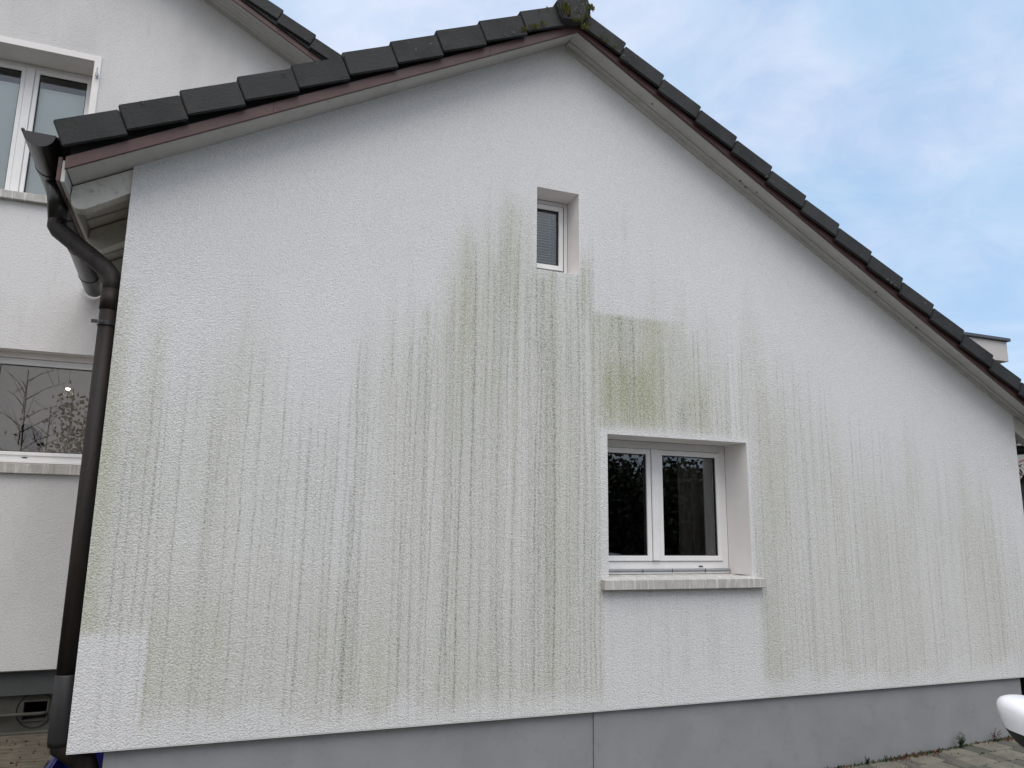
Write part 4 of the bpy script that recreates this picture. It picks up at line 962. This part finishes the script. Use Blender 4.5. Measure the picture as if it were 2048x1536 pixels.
    def keep_used(m_b):
        used = sorted({k for q in m_b.f for k in q}); ix = {k: i for i, k in enumerate(used)}; m_b.v = [m_b.v[k] for k in used]; m_b.f = [tuple(ix[k] for k in q) for q in m_b.f]; return m_b
    wm = keep_used(A_).build('wing_mirror', 'carpaint', car, smooth=True)
    keep_used(B_).build('mirror_underside', 'blackplastic', wm, smooth=True)
    mb = MB(); mb.tube([(mx_+.01, my_-s*.03, mz_-.075), (mx_+.02, my_-s*.09, mz_-.12), (mx_+.03, my_-s*.15, mz_-.16)], [.045, .035, .05], 12); mb.build('mirror_foot', 'blackplastic', wm, smooth=True)
    g = MB(); g.box(mx_+.0405, mx_+.0425, my_-.092, my_+.092, mz_-.065, mz_+.068); g.build('mirror_glass', 'mirror', wm, .012)
mb = MB(); mb.box(XF-.012, XF+.02, CY-.45, CY+.45, CG+.34, CG+.48); mb.build('grille', 'blackplastic', car, .01)

# ------------------------------------------------------------------ person bending forward inside the lower left room
PX, PY = -1.50, 3.98
per = thing('person', (PX, PY, -1.0), 'person with brown hair bending forward inside the lower left window, brown jacket', 'person')
def skin_body(name, nodes, edges, material, parent, sub=2):
    me = bpy.data.meshes.new(name); me.from_pydata([n[:3] for n in nodes], edges, [])
    o = place(me, name, material, parent, origin=(PX, PY, -1.0))
    md = o.modifiers.new('skin', 'SKIN'); sk = o.data.skin_vertices[0].data if o.data.skin_vertices else None
    if sk is None:
        bm = bmesh.new(); bm.from_mesh(me); bm.verts.layers.skin.verify(); bm.to_mesh(me); bm.free(); sk = me.skin_vertices[0].data
    for i, n in enumerate(nodes):
        sk[i].radius = n[3] if isinstance(n[3], tuple) else (n[3], n[3]); sk[i].use_root = (i == 0)
    md.use_smooth_shade = True
    q = o.modifiers.new('sub', 'SUBSURF'); q.levels = sub; q.render_levels = sub
    return o
hx, hz = -1.765, .875
nodes = [(PX+.16, PY, -.12, (.15, .17)), (PX+.10, PY, .12, (.13, .16)), (PX+.02, PY, .38, (.14, .19)), (PX-.06, PY, .58, (.12, .17)), (PX-.125, PY, .69, .055), (PX-.18, PY, .76, .06), (hx+.02, PY, .845, (.092, .080)), (hx-.02, PY, .90, (.085, .078)),
         (PX+.17, PY-.10, -.20, .10), (PX+.14, PY-.11, -.55, .07), (PX+.17, PY-.11, -.92, .045), (PX+.06, PY-.12, -.97, .04),
         (PX+.17, PY+.10, -.20, .10), (PX+.14, PY+.11, -.55, .07), (PX+.17, PY+.11, -.92, .045), (PX+.06, PY+.12, -.97, .04),
         (PX-.05, PY-.20, .55, .062), (PX-.10, PY-.23, .27, .048), (PX-.30, PY-.20, .14, .034), (PX-.38, PY-.19, .12, .03),
         (PX-.05, PY+.20, .55, .062), (PX-.10, PY+.23, .27, .048), (PX-.30, PY+.20, .14, .034), (PX-.38, PY+.19, .12, .03),
         (hx-.085, PY, .835, .022), (hx-.065, PY, .790, .030)]
edges = [(0,1),(1,2),(2,3),(3,4),(4,5),(5,6),(6,7),(0,8),(8,9),(9,10),(10,11),(0,12),(12,13),(13,14),(14,15),(3,16),(16,17),(17,18),(18,19),(3,20),(20,21),(21,22),(22,23),(6,24),(6,25)]
skin_body('body', nodes, edges, 'skin', per)
for s in (-1, 1):       # five separate fingers a hand
    for k in range(4):
        b0 = Vector((PX-.40, PY+s*.19+(k-1.5)*.018, .115)); mb = MB(); mb.tube([b0+Vector((.02, 0, 0)), b0+Vector((-.035, 0, -.004)), b0+Vector((-.065+.006*abs(k-1.5), 0, -.025))], [.0095, .0085, .007], 8); mb.build('finger', 'skin', per, smooth=True)
    mb = MB(); b0 = Vector((PX-.37, PY+s*.165, .11)); mb.tube([b0, b0+Vector((-.02, -s*.03, 0)), b0+Vector((-.045, -s*.035, -.012))], [.011, .010, .008], 8); mb.build('thumb', 'skin', per, smooth=True)
jn = [(a+(0 if i in (4, 5) else 0), b_, c_, (tuple(q+.022 for q in d) if isinstance(d, tuple) else d+.018)) for i, (a, b_, c_, d) in enumerate(nodes)]
jk = [jn[0], jn[1], jn[2], jn[3], (PX-.11, PY, .665, .075), jn[16], jn[17], (PX-.27, PY-.205, .155, .045), jn[20], jn[21], (PX-.27, PY+.205, .155, .045)]
skin_body('jacket', jk, [(0,1),(1,2),(2,3),(3,4),(3,5),(5,6),(6,7),(3,8),(8,9),(9,10)], 'jacket', per)
tn = [(PX+.16, PY, -.16, (.165, .185)), (PX+.17, PY-.10, -.30, .105), (PX+.14, PY-.11, -.58, .085), (PX+.17, PY-.11, -.90, .07), (PX+.17, PY+.10, -.30, .105), (PX+.14, PY+.11, -.58, .085), (PX+.17, PY+.11, -.90, .07)]
skin_body('trousers', tn, [(0,1),(1,2),(2,3),(0,4),(4,5),(5,6)], 'trousers', per)
hn = [(hx+.045, PY, .93, (.098, .096)), (hx-.035, PY, .955, (.07, .075)), (hx+.105, PY, .86, (.080, .085)), (hx+.125, PY, .77, (.055, .065)), (hx+.12, PY, .69, (.03, .04)), (hx+.03, PY-.085, .86, .035), (hx+.04, PY-.09, .77, .03), (hx+.03, PY+.085, .86, .035), (hx+.04, PY+.09, .77, .03)]
skin_body('hair', hn, [(0,1),(0,2),(2,3),(3,4),(0,5),(5,6),(0,7),(7,8)], 'hair', per)
for s in (-1, 1):
    mb = MB(); mb.tube([(hx-.085, PY+s*.034, .868), (hx-.091, PY+s*.034, .868)], [.013, .009], 10); mb.build('eye', 'blackplastic', per, smooth=True)
# counter the person leans over
ct = thing('counter', (PX-.7, PY, -1.0), 'dark kitchen counter in front of the bending person', 'counter')
MB().box(PX-1.5, PY and PX-.34, PY-.5, PY+.5, -.02, .02).build('worktop', 'band', ct, .005); MB().box(PX-1.45, PX-.40, PY-.45, PY+.45, -1.0, -.021).build('cabinet', 'room', ct, .005)
